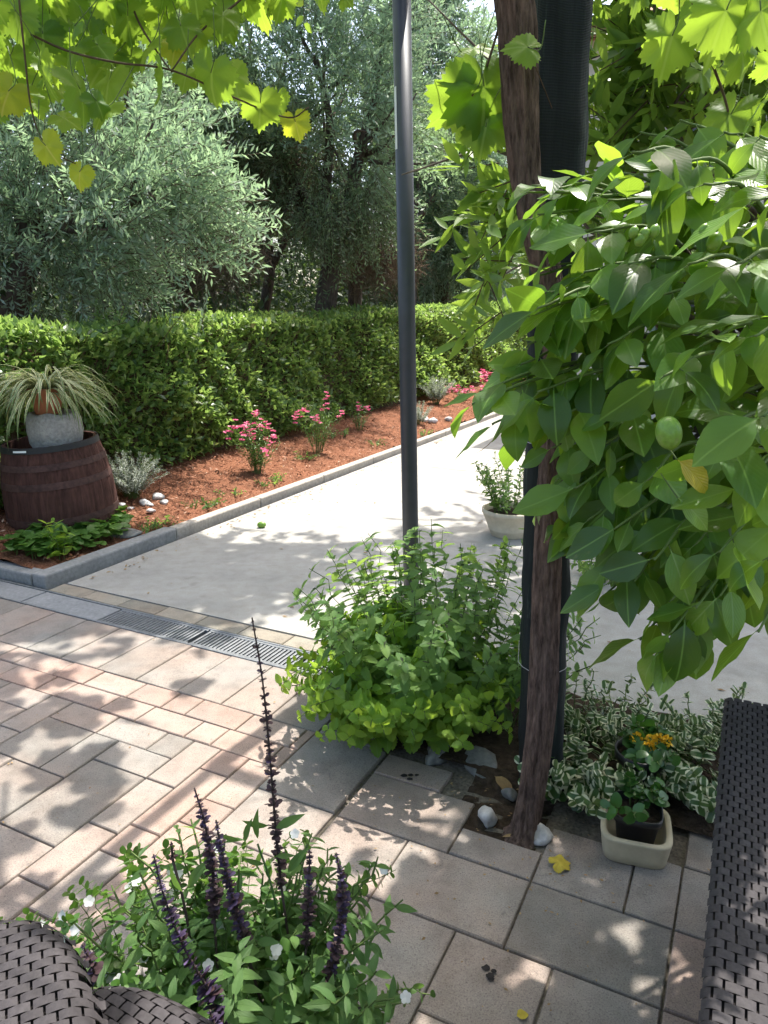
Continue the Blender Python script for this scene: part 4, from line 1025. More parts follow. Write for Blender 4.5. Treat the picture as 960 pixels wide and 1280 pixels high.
# ================================================================== LEMON TREE AT THE RIGHT
r = np.random.default_rng(191)
lb = np.array([1.42, 2.0, 0.0])
t = thing('lemon_tree', 'lemon tree with big glossy leaves and green fruit at the right', 'lemon tree', lb)
wood = Geo(); lf = Geo()
fork = lb + np.array([-.05, -.05, .75])
add_tube(wood, smooth_path([lb, lb + np.array([.02, 0, .4]), fork], 6), np.linspace(.06, .045, 13), 12, rough=.06)
def twig_to(tipp, n=8, L=.11, hang=.5, young=.12, start=None, dl=.32):
    """a limb from the fork to TIPP whose last stretch carries N leaves"""
    tipp = np.array(tipp, float); st = fork if start is None else np.array(start, float)
    d = tipp - st; mid = st + d * .5 + np.array([0, 0, .22 * np.linalg.norm(d)]) + r.normal(0, .05, 3)
    P = smooth_path([st, mid, st + d * .85 + np.array([0, 0, .10 * np.linalg.norm(d)]), tipp], 7)
    k2 = len(P) // 2; add_tube(wood, P[:k2 + 1], np.linspace(.010, .005, k2 + 1), 6); add_tube(wood, P[k2:], np.linspace(.005, .002, len(P) - k2), 6, 1)
    Lc = np.concatenate([[0], np.cumsum(np.linalg.norm(np.diff(P, axis=0), axis=1))]); tot = Lc[-1]
    for k in range(n):
        s = tot - dl * (k + .2) / n; i = min(max(int(np.searchsorted(Lc, s)) - 1, 0), len(P) - 2); w = (s - Lc[i]) / max(Lc[i + 1] - Lc[i], 1e-6)
        p = P[i] * (1 - w) + P[i + 1] * w; dd = nrm(P[i + 1] - P[i])
        a = k * 2.4 + r.uniform(-.5, .5); x = nrm(np.cross(dd, (0, 0, 1.0))); y = np.cross(x, dd)
        o = x * math.cos(a) * .9 + y * math.sin(a) * .5 + dd * .45 + np.array([0, 0, -hang]) + r.normal(0, .2, 3)
        sz = L * r.uniform(.55, 1.22)
        q_ = nrm(o); pet = p + q_ * .012; sticks(wood, p[None], pet[None], .0016, 1)
        nn = np.array([0, -.35, 1.0]) + dd * .3 + r.normal(0, .38, 3)
        leaves(lf, pet[None], q_[None], nn[None], sz, sz * r.uniform(.46, .58), T_CITRUS, 1 if r.uniform() < young else 0, r.uniform(-.1, 1.25))
def LP(px, py, Y): return ony(px, py, Y)
# tips: picked so that the crown has its bays and hanging tails
for (px, py, Y, n, hang) in ((665, 232, 1.62, 6, .3), (672, 268, 1.58, 6, .4), (790, 190, 1.35, 6, .3), (742, 290, 1.4, 8, .3), (672, 385, 1.32, 6, .2), (660, 430, 1.5, 7, .5), (590, 505, 1.42, 5, .3), (655, 520, 1.45, 7, .7), (700, 520, 1.4, 8, .8), (720, 610, 1.35, 7, .8), (700, 660, 1.42, 6, .6),
        (760, 430, 1.3, 8, .7), (770, 520, 1.32, 8, .7), (770, 660, 1.28, 8, .9), (810, 600, 1.25, 8, .8), (818, 700, 1.22, 7, 1.0), (760, 730, 1.3, 6, 1.0), (840, 790, 1.2, 7, 1.1), (800, 800, 1.28, 5, 1.1), (870, 760, 1.2, 6, 1.0), (900, 690, 1.15, 8, .9), (930, 610, 1.12, 8, .7), (890, 560, 1.15, 8, .6), (830, 470, 1.2, 8, .6), (880, 430, 1.15, 8, .6), (945, 420, 1.1, 8, .6), (920, 330, 1.15, 8, .4), (860, 330, 1.25, 8, .4), (820, 370, 1.3, 8, .5), (785, 330, 1.35, 8, .4), (880, 230, 1.3, 8, .3), (940, 250, 1.15, 8, .3), (830, 250, 1.4, 7, .3), (955, 520, 1.05, 7, .7), (960, 700, 1.08, 6, .9), (948, 790, 1.15, 4, 1.0),
        (740, 380, 1.5, 8, .5), (800, 430, 1.5, 8, .6), (860, 500, 1.45, 8, .7), (830, 580, 1.5, 8, .8), (780, 590, 1.55, 8, .8), (900, 500, 1.4, 8, .7), (930, 380, 1.45, 8, .5), (880, 350, 1.55, 8, .5), (740, 470, 1.55, 8, .7), (880, 640, 1.45, 8, .8), (840, 680, 1.42, 7, .8), (945, 590, 1.4, 8, .8), (950, 480, 1.35, 8, .8), (800, 300, 1.6, 8, .4), (890, 290, 1.6, 8, .4), (950, 310, 1.5, 8, .4), (700, 330, 1.6, 7, .4), (930, 690, 1.4, 7, .8), (790, 650, 1.5, 7, .8)):
    twig_to(LP(px, py, Y), n + 2, .112, hang * (.95 if py < 340 else .7), dl=.36)
for (px, py, Y) in ((780, 500, 1.7), (820, 560, 1.75), (900, 600, 1.65), (770, 640, 1.62), (830, 640, 1.65), (930, 540, 1.75), (950, 640, 1.55), (870, 720, 1.45), (850, 420, 1.8), (710, 590, 1.5), (930, 440, 1.8), (740, 470, 1.75)):
    twig_to(LP(px, py, Y), 10, .115, .7, dl=.42)
for (px, py, Y, n, hang) in ((660, 240, 1.55, 7, .25), (690, 235, 1.6, 6, .3), (655, 275, 1.6, 6, .4), (700, 300, 1.5, 8, .4), (690, 365, 1.45, 7, .3), (668, 345, 1.6, 7, .4), (715, 395, 1.42, 8, .5), (660, 395, 1.42, 6, .2), (652, 455, 1.5, 7, .6), (640, 480, 1.5, 6, .6), (600, 490, 1.45, 5, .4), (615, 530, 1.45, 5, .6), (672, 490, 1.4, 8, .7), (650, 545, 1.5, 5, .8), (690, 560, 1.45, 7, .8), (730, 340, 1.4, 8, .5), (760, 250, 1.45, 7, .3), (800, 215, 1.35, 7, .3), (850, 200, 1.35, 7, .5), (850, 150, 1.6, 7, .6), (905, 165, 1.5, 8, .6), (950, 170, 1.4, 8, .6), (800, 165, 1.65, 7, .6), (960, 110, 1.5, 8, .6), (745, 215, 1.6, 6, .3), (720, 650, 1.4, 6, .9), (700, 620, 1.5, 6, .8), (735, 650, 1.35, 7, 1.4), (765, 700, 1.32, 8, 1.5), (790, 730, 1.3, 8, 1.5), (725, 590, 1.42, 8, 1.2), (840, 750, 1.25, 8, 1.5), (775, 620, 1.35, 8, 1.2), (695, 600, 1.45, 7, 1.2), (900, 745, 1.2, 8, 1.4), (860, 800, 1.22, 7, 1.6), (825, 815, 1.25, 6, 1.6), (810, 660, 1.3, 8, 1.2), (745, 560, 1.38, 8, 1.1), (760, 740, 1.38, 7, 1.5), (870, 680, 1.25, 8, 1.2), (710, 660, 1.5, 6, 1.3)):
    twig_to(LP(px, py, Y), n, .118, hang * (1.3 if py < 340 else .8), .2, dl=.26)
for k in range(30):                                                  # the rest of the crown, beyond the frame and at the back
    p = np.array([1.65, 2.0, 1.45]) + nrm(r.normal(0, 1, 3)) * np.array([.75, .75, .45]) * r.uniform(.6, 1)
    if p[2] > .95: twig_to(p, 8, .11, .5)
# the yellowing leaves
ym = []
for (px, py, Y) in ((868, 598, 1.13), (868, 645, 1.14)):
    p = ony(px, py, Y) ; leaves(lf, (p + np.array([-.03, 0, .03]))[None], np.array([[.7, -.1, -.5]]), np.array([[0, -.8, .6]]), .085, .045, T_CITRUS, 2 if py < 620 else 1, .6); sticks(wood, (p + np.array([-.03, 0, .03]))[None], (p + np.array([-.05, .05, .07]))[None], .0015, 1)
# dry curled brown leaf hanging at the left
leaves(lf, LP(632, 520, 1.42)[None], np.array([[-.25, 0, -1.0]]), np.array([[1, -.3, 0]]), .11, .014, T_CITRUS, 3, .9)
build('branches', wood, [M['olive_bark'], M['green_stem']], t)
build('leaves', lf, [M['citrus_leaf'], M['young_citrus_leaf'], M['yellow_citrus_leaf'], M['dry_leaf']], t)
def lemon(p, L, R, d, lab=None):
    d = nrm(np.array(d, float)); x = nrm(np.cross(d, (1, .3, .2))); y = np.cross(d, x); A = np.stack([x, y, d], 1)
    g = Geo(); k = np.linspace(0, PI, 15); prof = [(R * math.sin(q) ** .85 + 1e-4, -L / 2 * math.cos(q)) for q in k]; prof[-2] = (R * .24, L * .5); prof[-1] = (1e-4, L * .56)
    lathe(g, prof, p, 24, 0, A); o = build('fruit', g, M['fruit'], t)
    if lab: o['label'] = lab
lemon(ony(836, 541, 1.12), .05, .0195, (.2, -.2, -1), 'green lemon, the largest one')
for (px, py, R) in ((792, 290, .007), (805, 293, .008), (818, 289, .008), (800, 300, .008), (880, 287, .007), (893, 302, .011)): lemon(ony(px, py, 1.2), R * 2.5, R, (0.3, -.2, 1))

# ================================================================== TREES AT THE RIGHT BEHIND
def leafy_tree(name, label, base, fork, tips, leafm, r0, nsp, L, W, T, seed, size=.3, droop=.25, blobs=None, cat='tree', spread=.14, per=10, guard=False):
    r = np.random.default_rng(seed); t = thing(name, label, cat, base); g = Geo(); limbs(g, base, tips, r0, r, 10, fork, .08); build('trunk', g, M['grey_bark'], t)
    cs = np.concatenate([blob(c, *s, n, r, .3) for c, s, n in blobs])
    if guard: cs[:, 2] = np.maximum(cs[:, 2], EYE + .356 * cs[:, 1] + .55)
    g = Geo(); sprays(g, cs, nsp, r, size, L, W, T, 0, per, centre=np.array(fork), droop=droop, woody=g, rad_=spread); build('crown', g, [M[leafm], M[leafm], M['twig']], t)
leafy_tree('peach_tree', 'fruit tree with long drooping light green leaves behind the wrapped post', (2.6, 4.1, 0), (2.4, 4.0, 1.3),
    [ony(665, 235, 3.2), ony(800, 120, 3.5), ony(900, 60, 3.4), ony(880, 200, 3.6), (3.0, 4.4, 2.9), (2.1, 4.9, 3.0)], 'peach_leaf', .055, 460, .12, .036, T_LANCE, 201, .2, .5,
    [(ony(655, 250, 3.1), (.06, .08, .16), 10), (ony(668, 320, 3.1), (.05, .1, .05), 4), (ony(800, 60, 3.5), (.33, .3, .4), 34), (ony(785, 190, 3.6), (.18, .2, .3), 14), (ony(890, 50, 3.4), (.4, .4, .5), 36), (ony(910, 190, 3.6), (.45, .3, .35), 26), ((2.5, 4.1, 2.6), (.7, .6, .7), 34), ((2.5, 4.9, 3.1), (.6, .6, .4), 30)], 'fruit tree', per=11, spread=.09)
leafy_tree('mulberry_tree', 'tall spreading tree whose high branches shade the concrete path', (4.2, 6.4, 0), (3.9, 6.4, 3.6),
    [(-.9, 6.4, 4.9), (.6, 6.0, 4.8), (1.8, 6.6, 5.2), (4.4, 7.5, 6), (5, 5.5, 5.5)], 'peach_leaf', .16, 1900, .11, .075, T_OVATE, 202, .35, .3,
    [((.0, 6.2, 4.9), (1.0, .6, .3), 90), ((-.95, 5.9, 4.8), (.75, .65, .25), 60), ((2.5, 5.2, 5.1), (.85, .8, .35), 70), ((2.4, 6.8, 5.4), (1.5, 1.3, .7), 60), ((4.4, 6.5, 5.8), (1.6, 1.6, 1.0), 40)], 'tree', .2, 12, True)

# ================================================================== HOUSE BEYOND
hc = np.array([2.65, 10.8, 0.0]); t = thing('house', 'pale rendered house half hidden behind the foliage at the right', 'house', hc)
def HX(x, y, z): p = hc + E1 * x + E2 * y; return np.array([p[0], p[1], z])
g = Geo(); box(g, HX(3.5, 3, 2.5), 3.5, 3, 2.55, 0, [E1, E2, (0, 0, 1)], .01); build('wall', g, M['render'], t)
g = Geo(); V = [HX(-.35, -.35, 5.02), HX(7.35, -.35, 5.02), HX(7.35, 6.35, 5.02), HX(-.35, 6.35, 5.02), HX(2.2, 3, 6.4), HX(4.8, 3, 6.4)] + [HX(-.35, -.35, 4.93), HX(7.35, -.35, 4.93), HX(7.35, 6.35, 4.93), HX(-.35, 6.35, 4.93)]
g.add(np.array(V), [np.array([[0, 1, 5, 4], [2, 3, 4, 5], [6, 7, 1, 0], [7, 8, 2, 1], [8, 9, 3, 2], [9, 6, 0, 3], [9, 8, 7, 6]]), np.array([[1, 2, 5], [3, 0, 4]])], 0, None, False); build('roof', g, M['roof'], t)
for x, z in ((1.6, 1.5), (4.6, 1.5), (1.6, 3.9), (4.6, 3.9)):
    g = Geo(); box(g, HX(x, -.012, z), .52, .03, .68, 0, [E1, E2, (0, 0, 1)], .005); w = build('window', g, M['shutter'], t)
    g = Geo(); box(g, HX(x, -.05, z), .44, .012, .6, 0, [E1, E2, (0, 0, 1)], .003); build('pane', g, M['glass'], w)

# ================================================================== MINT AND LEMON BALM
def dark_tips(t, pa, no, r):
    g = Geo(); sel = [x for x in no if x[3] > .72]; 
    leaves(g, *node_leaves(sel, .038, .017, r, .4), T_OVATE, 0, .5); build('dark_sprays', g, M['dark_tip_leaf'], t)
c = onz(520, 905, 0) + np.array([.02, .12, .01])
mintc = np.array([.20, 2.66, .015])
bushy('mint_plant', 'tall grey green mint with dark tips growing round the metal pole', 'herb', mintc, 'mint_leaf', 'green_stem', 95, .78, .34, .075, .042, T_MINT, .040, 211, None, .25, 2, .12, .1, .5, .26, .25, .45, extra=dark_tips, srad=.0022, bow=1.1)
bc2 = np.array([.08, 2.57, .015])
bushy('lemon_balm', 'bright yellow green lemon balm bush spilling onto the pavers in front of the mint', 'herb', bc2, 'balm_leaf', 'green_stem', 160, .50, .29, .064, .044, T_MINT, .032, 212, None, .2, 2, .1, .45, .5, .22, .4, .5, srad=.0022, bow=1.0)
bushy('mint_plant', 'single leaning mint stem crossing in front of the wrapped post', 'herb', onz(640, 900, .02) , 'mint_leaf', 'green_stem', 9, .56, .26, .05, .03, T_MINT, .04, 213, None, .25, 2, .3, .1, .5, .05, .4, .4, lean=(.25, -.1))

# ================================================================== POT ON THE PATH
pc = onz(637, 668)
t = thing('plant_pot', 'round cream coloured plant pot standing on the concrete path', 'pot', pc)
g = Geo(); lathe(g, [(.13, 0), (.14, .012), (.155, .05), (.158, .055), (.156, .06), (.185, .13), (.20, .165), (.205, .17), (.205, .195), (.19, .197), (.183, .165), (.18, .15)], pc, 48); build('pot_body', g, M['cream_pot'], t)
g = Geo(); lathe(g, [(.182, .155), (.09, .16), (0.001, .165)], pc, 24); build('soil', g, M['soil'], t)
bushy('potted_shrub', 'leafy grey green shrub planted in the cream pot on the path', 'shrub', pc + np.array([0, 0, .16]), 'mint_leaf', 'green_stem', 26, .52, .18, .055, .028, T_OVATE, .03, 221, None, .4, 2, .08, r0=.12, lean=(.03, 0))
bushy('low_shrub', 'low green plant on the path edge behind the vine trunk', 'shrub', onz(748, 722), 'mint_leaf', 'green_stem', 26, .26, .3, .05, .024, T_OVATE, .03, 222)

# ================================================================== VARIEGATED GROUND PLANTS AND THE TWO NURSERY POTS
VG = 'cream edged periwinkle plants round the flower pots'
for k, (px, py, h, sp_, n, lab) in enumerate(((728, 985, .20, .17, 26, 'cream edged periwinkle left of the stoneware trough, touching the vine trunk'), (855, 985, .22, .2, 34, 'cream edged periwinkle right of the two black pots, beside the dark sofa'), (765, 925, .24, .22, 26, 'cream edged periwinkle behind the pot of yellow flowers, at the concrete edge'), (870, 925, .25, .18, 22, 'small leaved cream edged periwinkle at the far end of the dark sofa'), (715, 915, .30, .10, 9, 'thin tall periwinkle stems rising right beside the wrapped post'))):
    bushy('periwinkle', lab, 'ground plant', onz(px, py, .015), 'vinca_leaf', 'green_stem', n, h, sp_, (.044 if k < 2 else .036), (.037 if k < 2 else .025), T_ROUND, .023, 231 + k, VG, .35, 2, .1, .3, .4, .08, .25, .5, bow=1.0)
tcn = onz(794, 1062) + np.array([0, .015, 0]); ta = rad(-17)
ex = np.array([math.cos(ta), math.sin(ta), 0]); ey = np.array([-math.sin(ta), math.cos(ta), 0])
t = thing('stoneware_trough', 'square cream stoneware trough on the pavers beside the dark sofa', 'trough', tcn)
def sq_ring(prof, c, n=48, ex=ex, ey=ey, p=5.0):
    V = []
    for q_, z in prof:
        for j in range(n):
            a = j * 2 * PI / n; ca, sa = math.cos(a), math.sin(a); s = (abs(ca) ** p + abs(sa) ** p) ** (-1 / p)
            V.append(np.array(c) + ex * ca * s * q_ * 1.0 + ey * sa * s * q_ + np.array([0, 0, z]))
    m = len(prof); i = np.arange(m - 1)[:, None] * n; j = np.arange(n)[None]; k = (j + 1) % n
    return np.array(V), np.stack([i + j, i + k, i + n + k, i + n + j], -1).reshape(-1, 4)
g = Geo(); g.add(*sq_ring([(.001, 0), (.084, 0), (.090, .004), (.094, .03), (.1, .075), (.101, .08), (.098, .084), (.086, .084), (.082, .08), (.078, .02), (.001, .018)], tcn, 64)); build('trough_body', g, M['trough'], t)
def nursery(c, R, H, name, lab, squarish):
    t = thing(name, lab, 'pot', c); g = Geo()
    prof = [(R * .72, 0), (R * .9, H * .8), (R, H * .82), (R * 1.02, H), (R * .95, H + .002), (R * .9, H * .8)]
    if squarish: g.add(*sq_ring(prof, c, 48, p=4.0))
    else: lathe(g, prof, c, 40)
    build('pot_body', g, M['black_plastic'], t); g = Geo(); lathe(g, [(R * .93, H * .84), (R * .5, H * .86), (.001, H * .88)], c, 20); build('soil', g, M['soil'], t)
c1 = tcn + np.array([0, .0, .022]); nursery(c1, .07, .115, 'nursery_pot', 'black plastic nursery pot standing inside the cream trough', True)
c2 = onz(796, 992) + np.array([0, .0, 0.0]); nursery(c2, .082, .165, 'nursery_pot', 'round black plastic pot holding the yellow flowers, behind the trough', False)
bushy('kalanchoe_plant', 'small leafy green succulent in the black pot inside the cream trough', 'plant', c1 + np.array([-.012, .02, .1]), 'succulent_leaf', 'green_stem', 11, .085, .09, .045, .034, T_ROUND, .02, 241, None, .5, 2, .3, .1, .4, .03, .2)
def yellows(t, pa, no, r):
    g = Geo(); P = []; D = []
    for k in range(5):
        cc = pa[0][0] + np.array([-.045 + .024 * k + r.normal(0, .006), -.03 + r.normal(0, .012), .062 + r.normal(0, .006)])
        for _ in range(34):
            d = nrm(r.normal(0, 1, 3) + np.array([0, -.2, .7])); P.append(cc + d * .011); D.append(d)
    P = np.array(P); leaves(g, P, np.array(D) + r.normal(0, .4, (len(P), 3)), r.normal(0, 1, (len(P), 3)), .012, .010, T_PETAL); build('blossoms', g, M['yellow_petal'], t)
bushy('kalanchoe_plant', 'succulent with clusters of yellow flowers in the round black pot', 'plant', c2 + np.array([0, .0, .145]), 'succulent_leaf', 'green_stem', 16, .085, .1, .05, .04, T_ROUND, .02, 242, None, .4, 2, .2, .1, .4, .03, .2, extra=yellows)

# ================================================================== STONES, FALLEN LEAVES AND FRUIT ON THE PAVING
for (px, py, sx, sy, sz, sd, mm, lab) in ((612, 1030, .036, .046, .055, 251, 'white_rock', 'pale upright stone left of the foot of the vine'), (678, 1050, .05, .04, .04, 252, 'white_rock', 'white angular stone right of the foot of the vine'), (546, 946, .085, .06, .05, 253, 'dark_rock', 'flat grey rounded stone under the lemon balm, left one of two'), (603, 960, .09, .06, .05, 254, 'dark_rock', 'spotted grey stone between the lemon balm and the vine'), (640, 1000, .035, .03, .03, 255, 'dark_rock', 'small dark stone in the soil just left of the vine trunk')):
    g = Geo(); p = onz(px, py); rock(g, p + np.array([0, .02, sz * .12]), sx, sy, sz, sd, 0, sd * .7); o = build('stone', g, M[mm], None, p); tag(o, lab, 'stone', 'stones edging the small bed')
def fallen(px, py, L, W, yaw, T, mat, name, lab, cat, curl=.5, z=.006):
    g = Geo(); p = onz(px, py, z); leaves(g, (p)[None], np.array([[math.cos(yaw), math.sin(yaw), .12]]), np.array([[.1, -.1, 1.0]]), L, W, T, 0, curl); o = build(name, g, M[mat], None, p); tag(o, lab, cat)
fallen(690, 1080, .062, .06, .3, T_GRAPE, 'yellow_dead_leaf', 'fallen_leaf', 'yellow fallen vine leaf on the pavers left of the trough', 'leaf', .4, .014)
fallen(646, 1270, .03, .025, .2, T_OVATE, 'yellow_dead_leaf', 'fallen_leaf', 'tiny yellow leaf on the paver at the bottom edge of the picture', 'leaf')
fallen(618, 970, .10, .05, -.9, T_CITRUS, 'dry_leaf', 'dry_leaf', 'curled dry brown leaf lying against the vine trunk', 'leaf', 1.2, .03)
fallen(628, 1046, .05, .012, .2, T_LANCE, 'dry_leaf', 'dry_leaf', 'narrow dry scrap of leaf between the two pale stones', 'leaf', .4, .01)
g = Geo(); p = onz(327, 656, .022); k = np.linspace(0, PI, 11); lathe(g, [(.024 * math.sin(q) + 1e-4, -.034 * math.cos(q)) for q in k], p, 20, 0, rot((0, 1, 0), 1.5)); o = build('fallen_lemon', g, M['fruit'], None, p); tag(o, 'small green fallen fruit lying alone on the concrete path', 'fruit')
r = np.random.default_rng(261)
for (px, py, s, lab) in ((617, 1217, .02, 'dark dried splotch on the middle paver near the bottom'), (514, 970, .022, 'dark dried splotch on the sunny paver below the lemon balm')):
    g = Geo(); p = onz(px, py, .001)
    for k in range(4):
        a = np.linspace(0, 2 * PI, 15)[:-1]; cc = p + np.array([r.normal(0, s * .7), r.normal(0, s * .6), .0012 * k]); q_ = s * .55 * r.uniform(.5, 1) * (1 + r.normal(0, .12, 14))
        V = np.stack([cc[0] + np.cos(a) * q_, cc[1] + np.sin(a) * q_ * .8, 0 * a + cc[2] + .001], -1); V = np.concatenate([V, [cc + np.array([0, 0, .0035])]])
        g.add(V, np.array([[i, (i + 1) % 14, 14] for i in range(14)]))
    o = build('dry_splotch', g, M['stain'], None, p); tag(o, lab, 'splotch')
g = Geo(); n = 260                                                   # crumbs of soil and leaf litter
P = np.stack([r.uniform(-1.6, 1.0, n), r.uniform(1.3, 3.4, n), np.full(n, .004)], -1); k = np.arange(n) < 150
P[k, 0] = .4 + r.normal(0, .22, 150); P[k, 1] = 1.9 + r.normal(0, .25, 150)
th = r.uniform(0, 2 * PI, n); s = r.uniform(.004, .014, n); leaves(g, P, np.stack([np.cos(th), np.sin(th), 0 * th], -1), np.array([0, 0, 1.0]) + r.normal(0, .25, (n, 3)), s, s * .5, T_SIMPLE)
n = 420; A = r.uniform(-3.4, 1.5, n); B = r.uniform(2.9, 9, n); e = r.uniform(0, 1, n) < .55; A = np.where(e, -3.46 + np.abs(r.normal(0, .06, n)), A)
P = A[:, None] * E1 + B[:, None] * E2; P[:, 2] = .004; th = r.uniform(0, 2 * PI, n); s_ = r.uniform(.012, .04, n); leaves(g, P, np.stack([np.cos(th), np.sin(th), 0 * th], -1), np.array([0, 0, 1.0]) + r.normal(0, .2, (n, 3)), s_, s_ * .4, T_SIMPLE)
struct('leaf_litter', g, M['dry_leaf'], 'stuff')
# ================================================================== RATTAN FURNITURE
def weave(g, fn, nu, nv, cu, cv, mat=0, slot=.17, gapv=.05, h=.0035, stag=.5):
    h = h * .38
    """woven bands on the surface fn(u, v) -> (point, normal); cell size cu x cv"""
    Vs = []; Fs = []; k = 0
    for j in range(nv):
        for i in range(-1, nu + 1):
            u0 = (i + (stag if j % 2 else 0)) * cu; u1 = u0 + cu
            us = np.clip([u0 + cu * slot / 2, u0 + cu * (.2 + slot / 2), (u0 + u1) / 2, u1 - cu * (.2 + slot / 2), u1 - cu * slot / 2], 0, nu * cu)
            if us[-1] - us[0] < cu * .2: continue
            vs = [j * cv + cv * gapv / 2, (j + .25) * cv, (j + .5) * cv, (j + .75) * cv, (j + 1) * cv - cv * gapv / 2]
            hs_u = [-.5, .75, 1.0, .75, -.5]; hs_v = [.45, .9, 1, .9, .45]
            for a_ in range(5):
                for b_ in range(5):
                    p, n_ = fn(us[b_], vs[a_]); Vs.append(p + n_ * (h * (hs_u[b_] * .6 + hs_v[a_] * .4)))
            for a_ in range(4):
                for b_ in range(4): q_ = k + a_ * 5 + b_; Fs.append([q_, q_ + 1, q_ + 6, q_ + 5])
            k += 25
    g.add(np.array(Vs), np.array(Fs), mat)
# sofa at the right: long top going away from the viewer
ZT = .62
p0 = onz(871, 1300, ZT); p1 = onz(905, 868, ZT); sd = nrm(p1 - p0); sx = np.array([sd[1], -sd[0], 0.0])
t = thing('rattan_sofa', 'dark brown woven rattan sofa arm at the right edge', 'sofa', (p0[0] + .3, p0[1] + .3, 0))
L1 = np.linalg.norm(onz(884, 1157, ZT) - p0); LT = np.linalg.norm(p1 - p0); Wd = .62
def sofa_top(z0, u_off):
    def f(u, v):
        p = p0 + sx * u + sd * (u_off + v); e = max(0, .02 - u) / .02; p = p + np.array([0, 0, z0 - .012 * e * e]); return p - np.array([0, 0, 0]) , np.array([0, 0, 1.0])
    return f
g = Geo(); weave(g, sofa_top(.004, -.25), int(Wd / .029), int((L1 + .25) / .019), .029, .019, 0, .13, .05, .0042); 
weave(g, sofa_top(.0, L1), int(Wd / .0215), int((LT - L1) / .0185), .0215, .0185, 0, .15, .02, .003)
build('woven_top', g, M['wicker'], t)
def sofa_side(u, v): return p0 + sd * (u - .25) + sx * (.035 + .16 * v) + np.array([0, 0, -.012 - v]), -sx
g = Geo(); weave(g, sofa_side, int((LT + .25) / .034), 25, .034, .0225, 0, .18, .05, .003); build('woven_side', g, M['wicker'], t)
def sofa_end(u, v): return p1 + sx * (u + .05 + .16 * v) - sd * (.02 + .06 * v) + np.array([0, 0, -.012 - v]), sd
g = Geo(); weave(g, sofa_end, int((Wd - .16) / .034), 25, .034, .0225, 0, .18, .05, .003); build('woven_end', g, M['wicker'], t)
g = Geo(); c = (p0 - sd * .25 + p1) / 2 + sx * Wd / 2; box(g, (c[0], c[1], ZT - .021), (LT + .25) / 2 - .004, Wd / 2 - .004, .015, 0, [sd, sx, (0, 0, 1)], .006); c = c + sx * .07; box(g, (c[0], c[1], ZT / 2), (LT + .25) / 2 - .006, Wd / 2 - .065, ZT / 2 - .04, 0, [sd, sx, (0, 0, 1)], .01); build('frame', g, M['wicker_gap'], t)

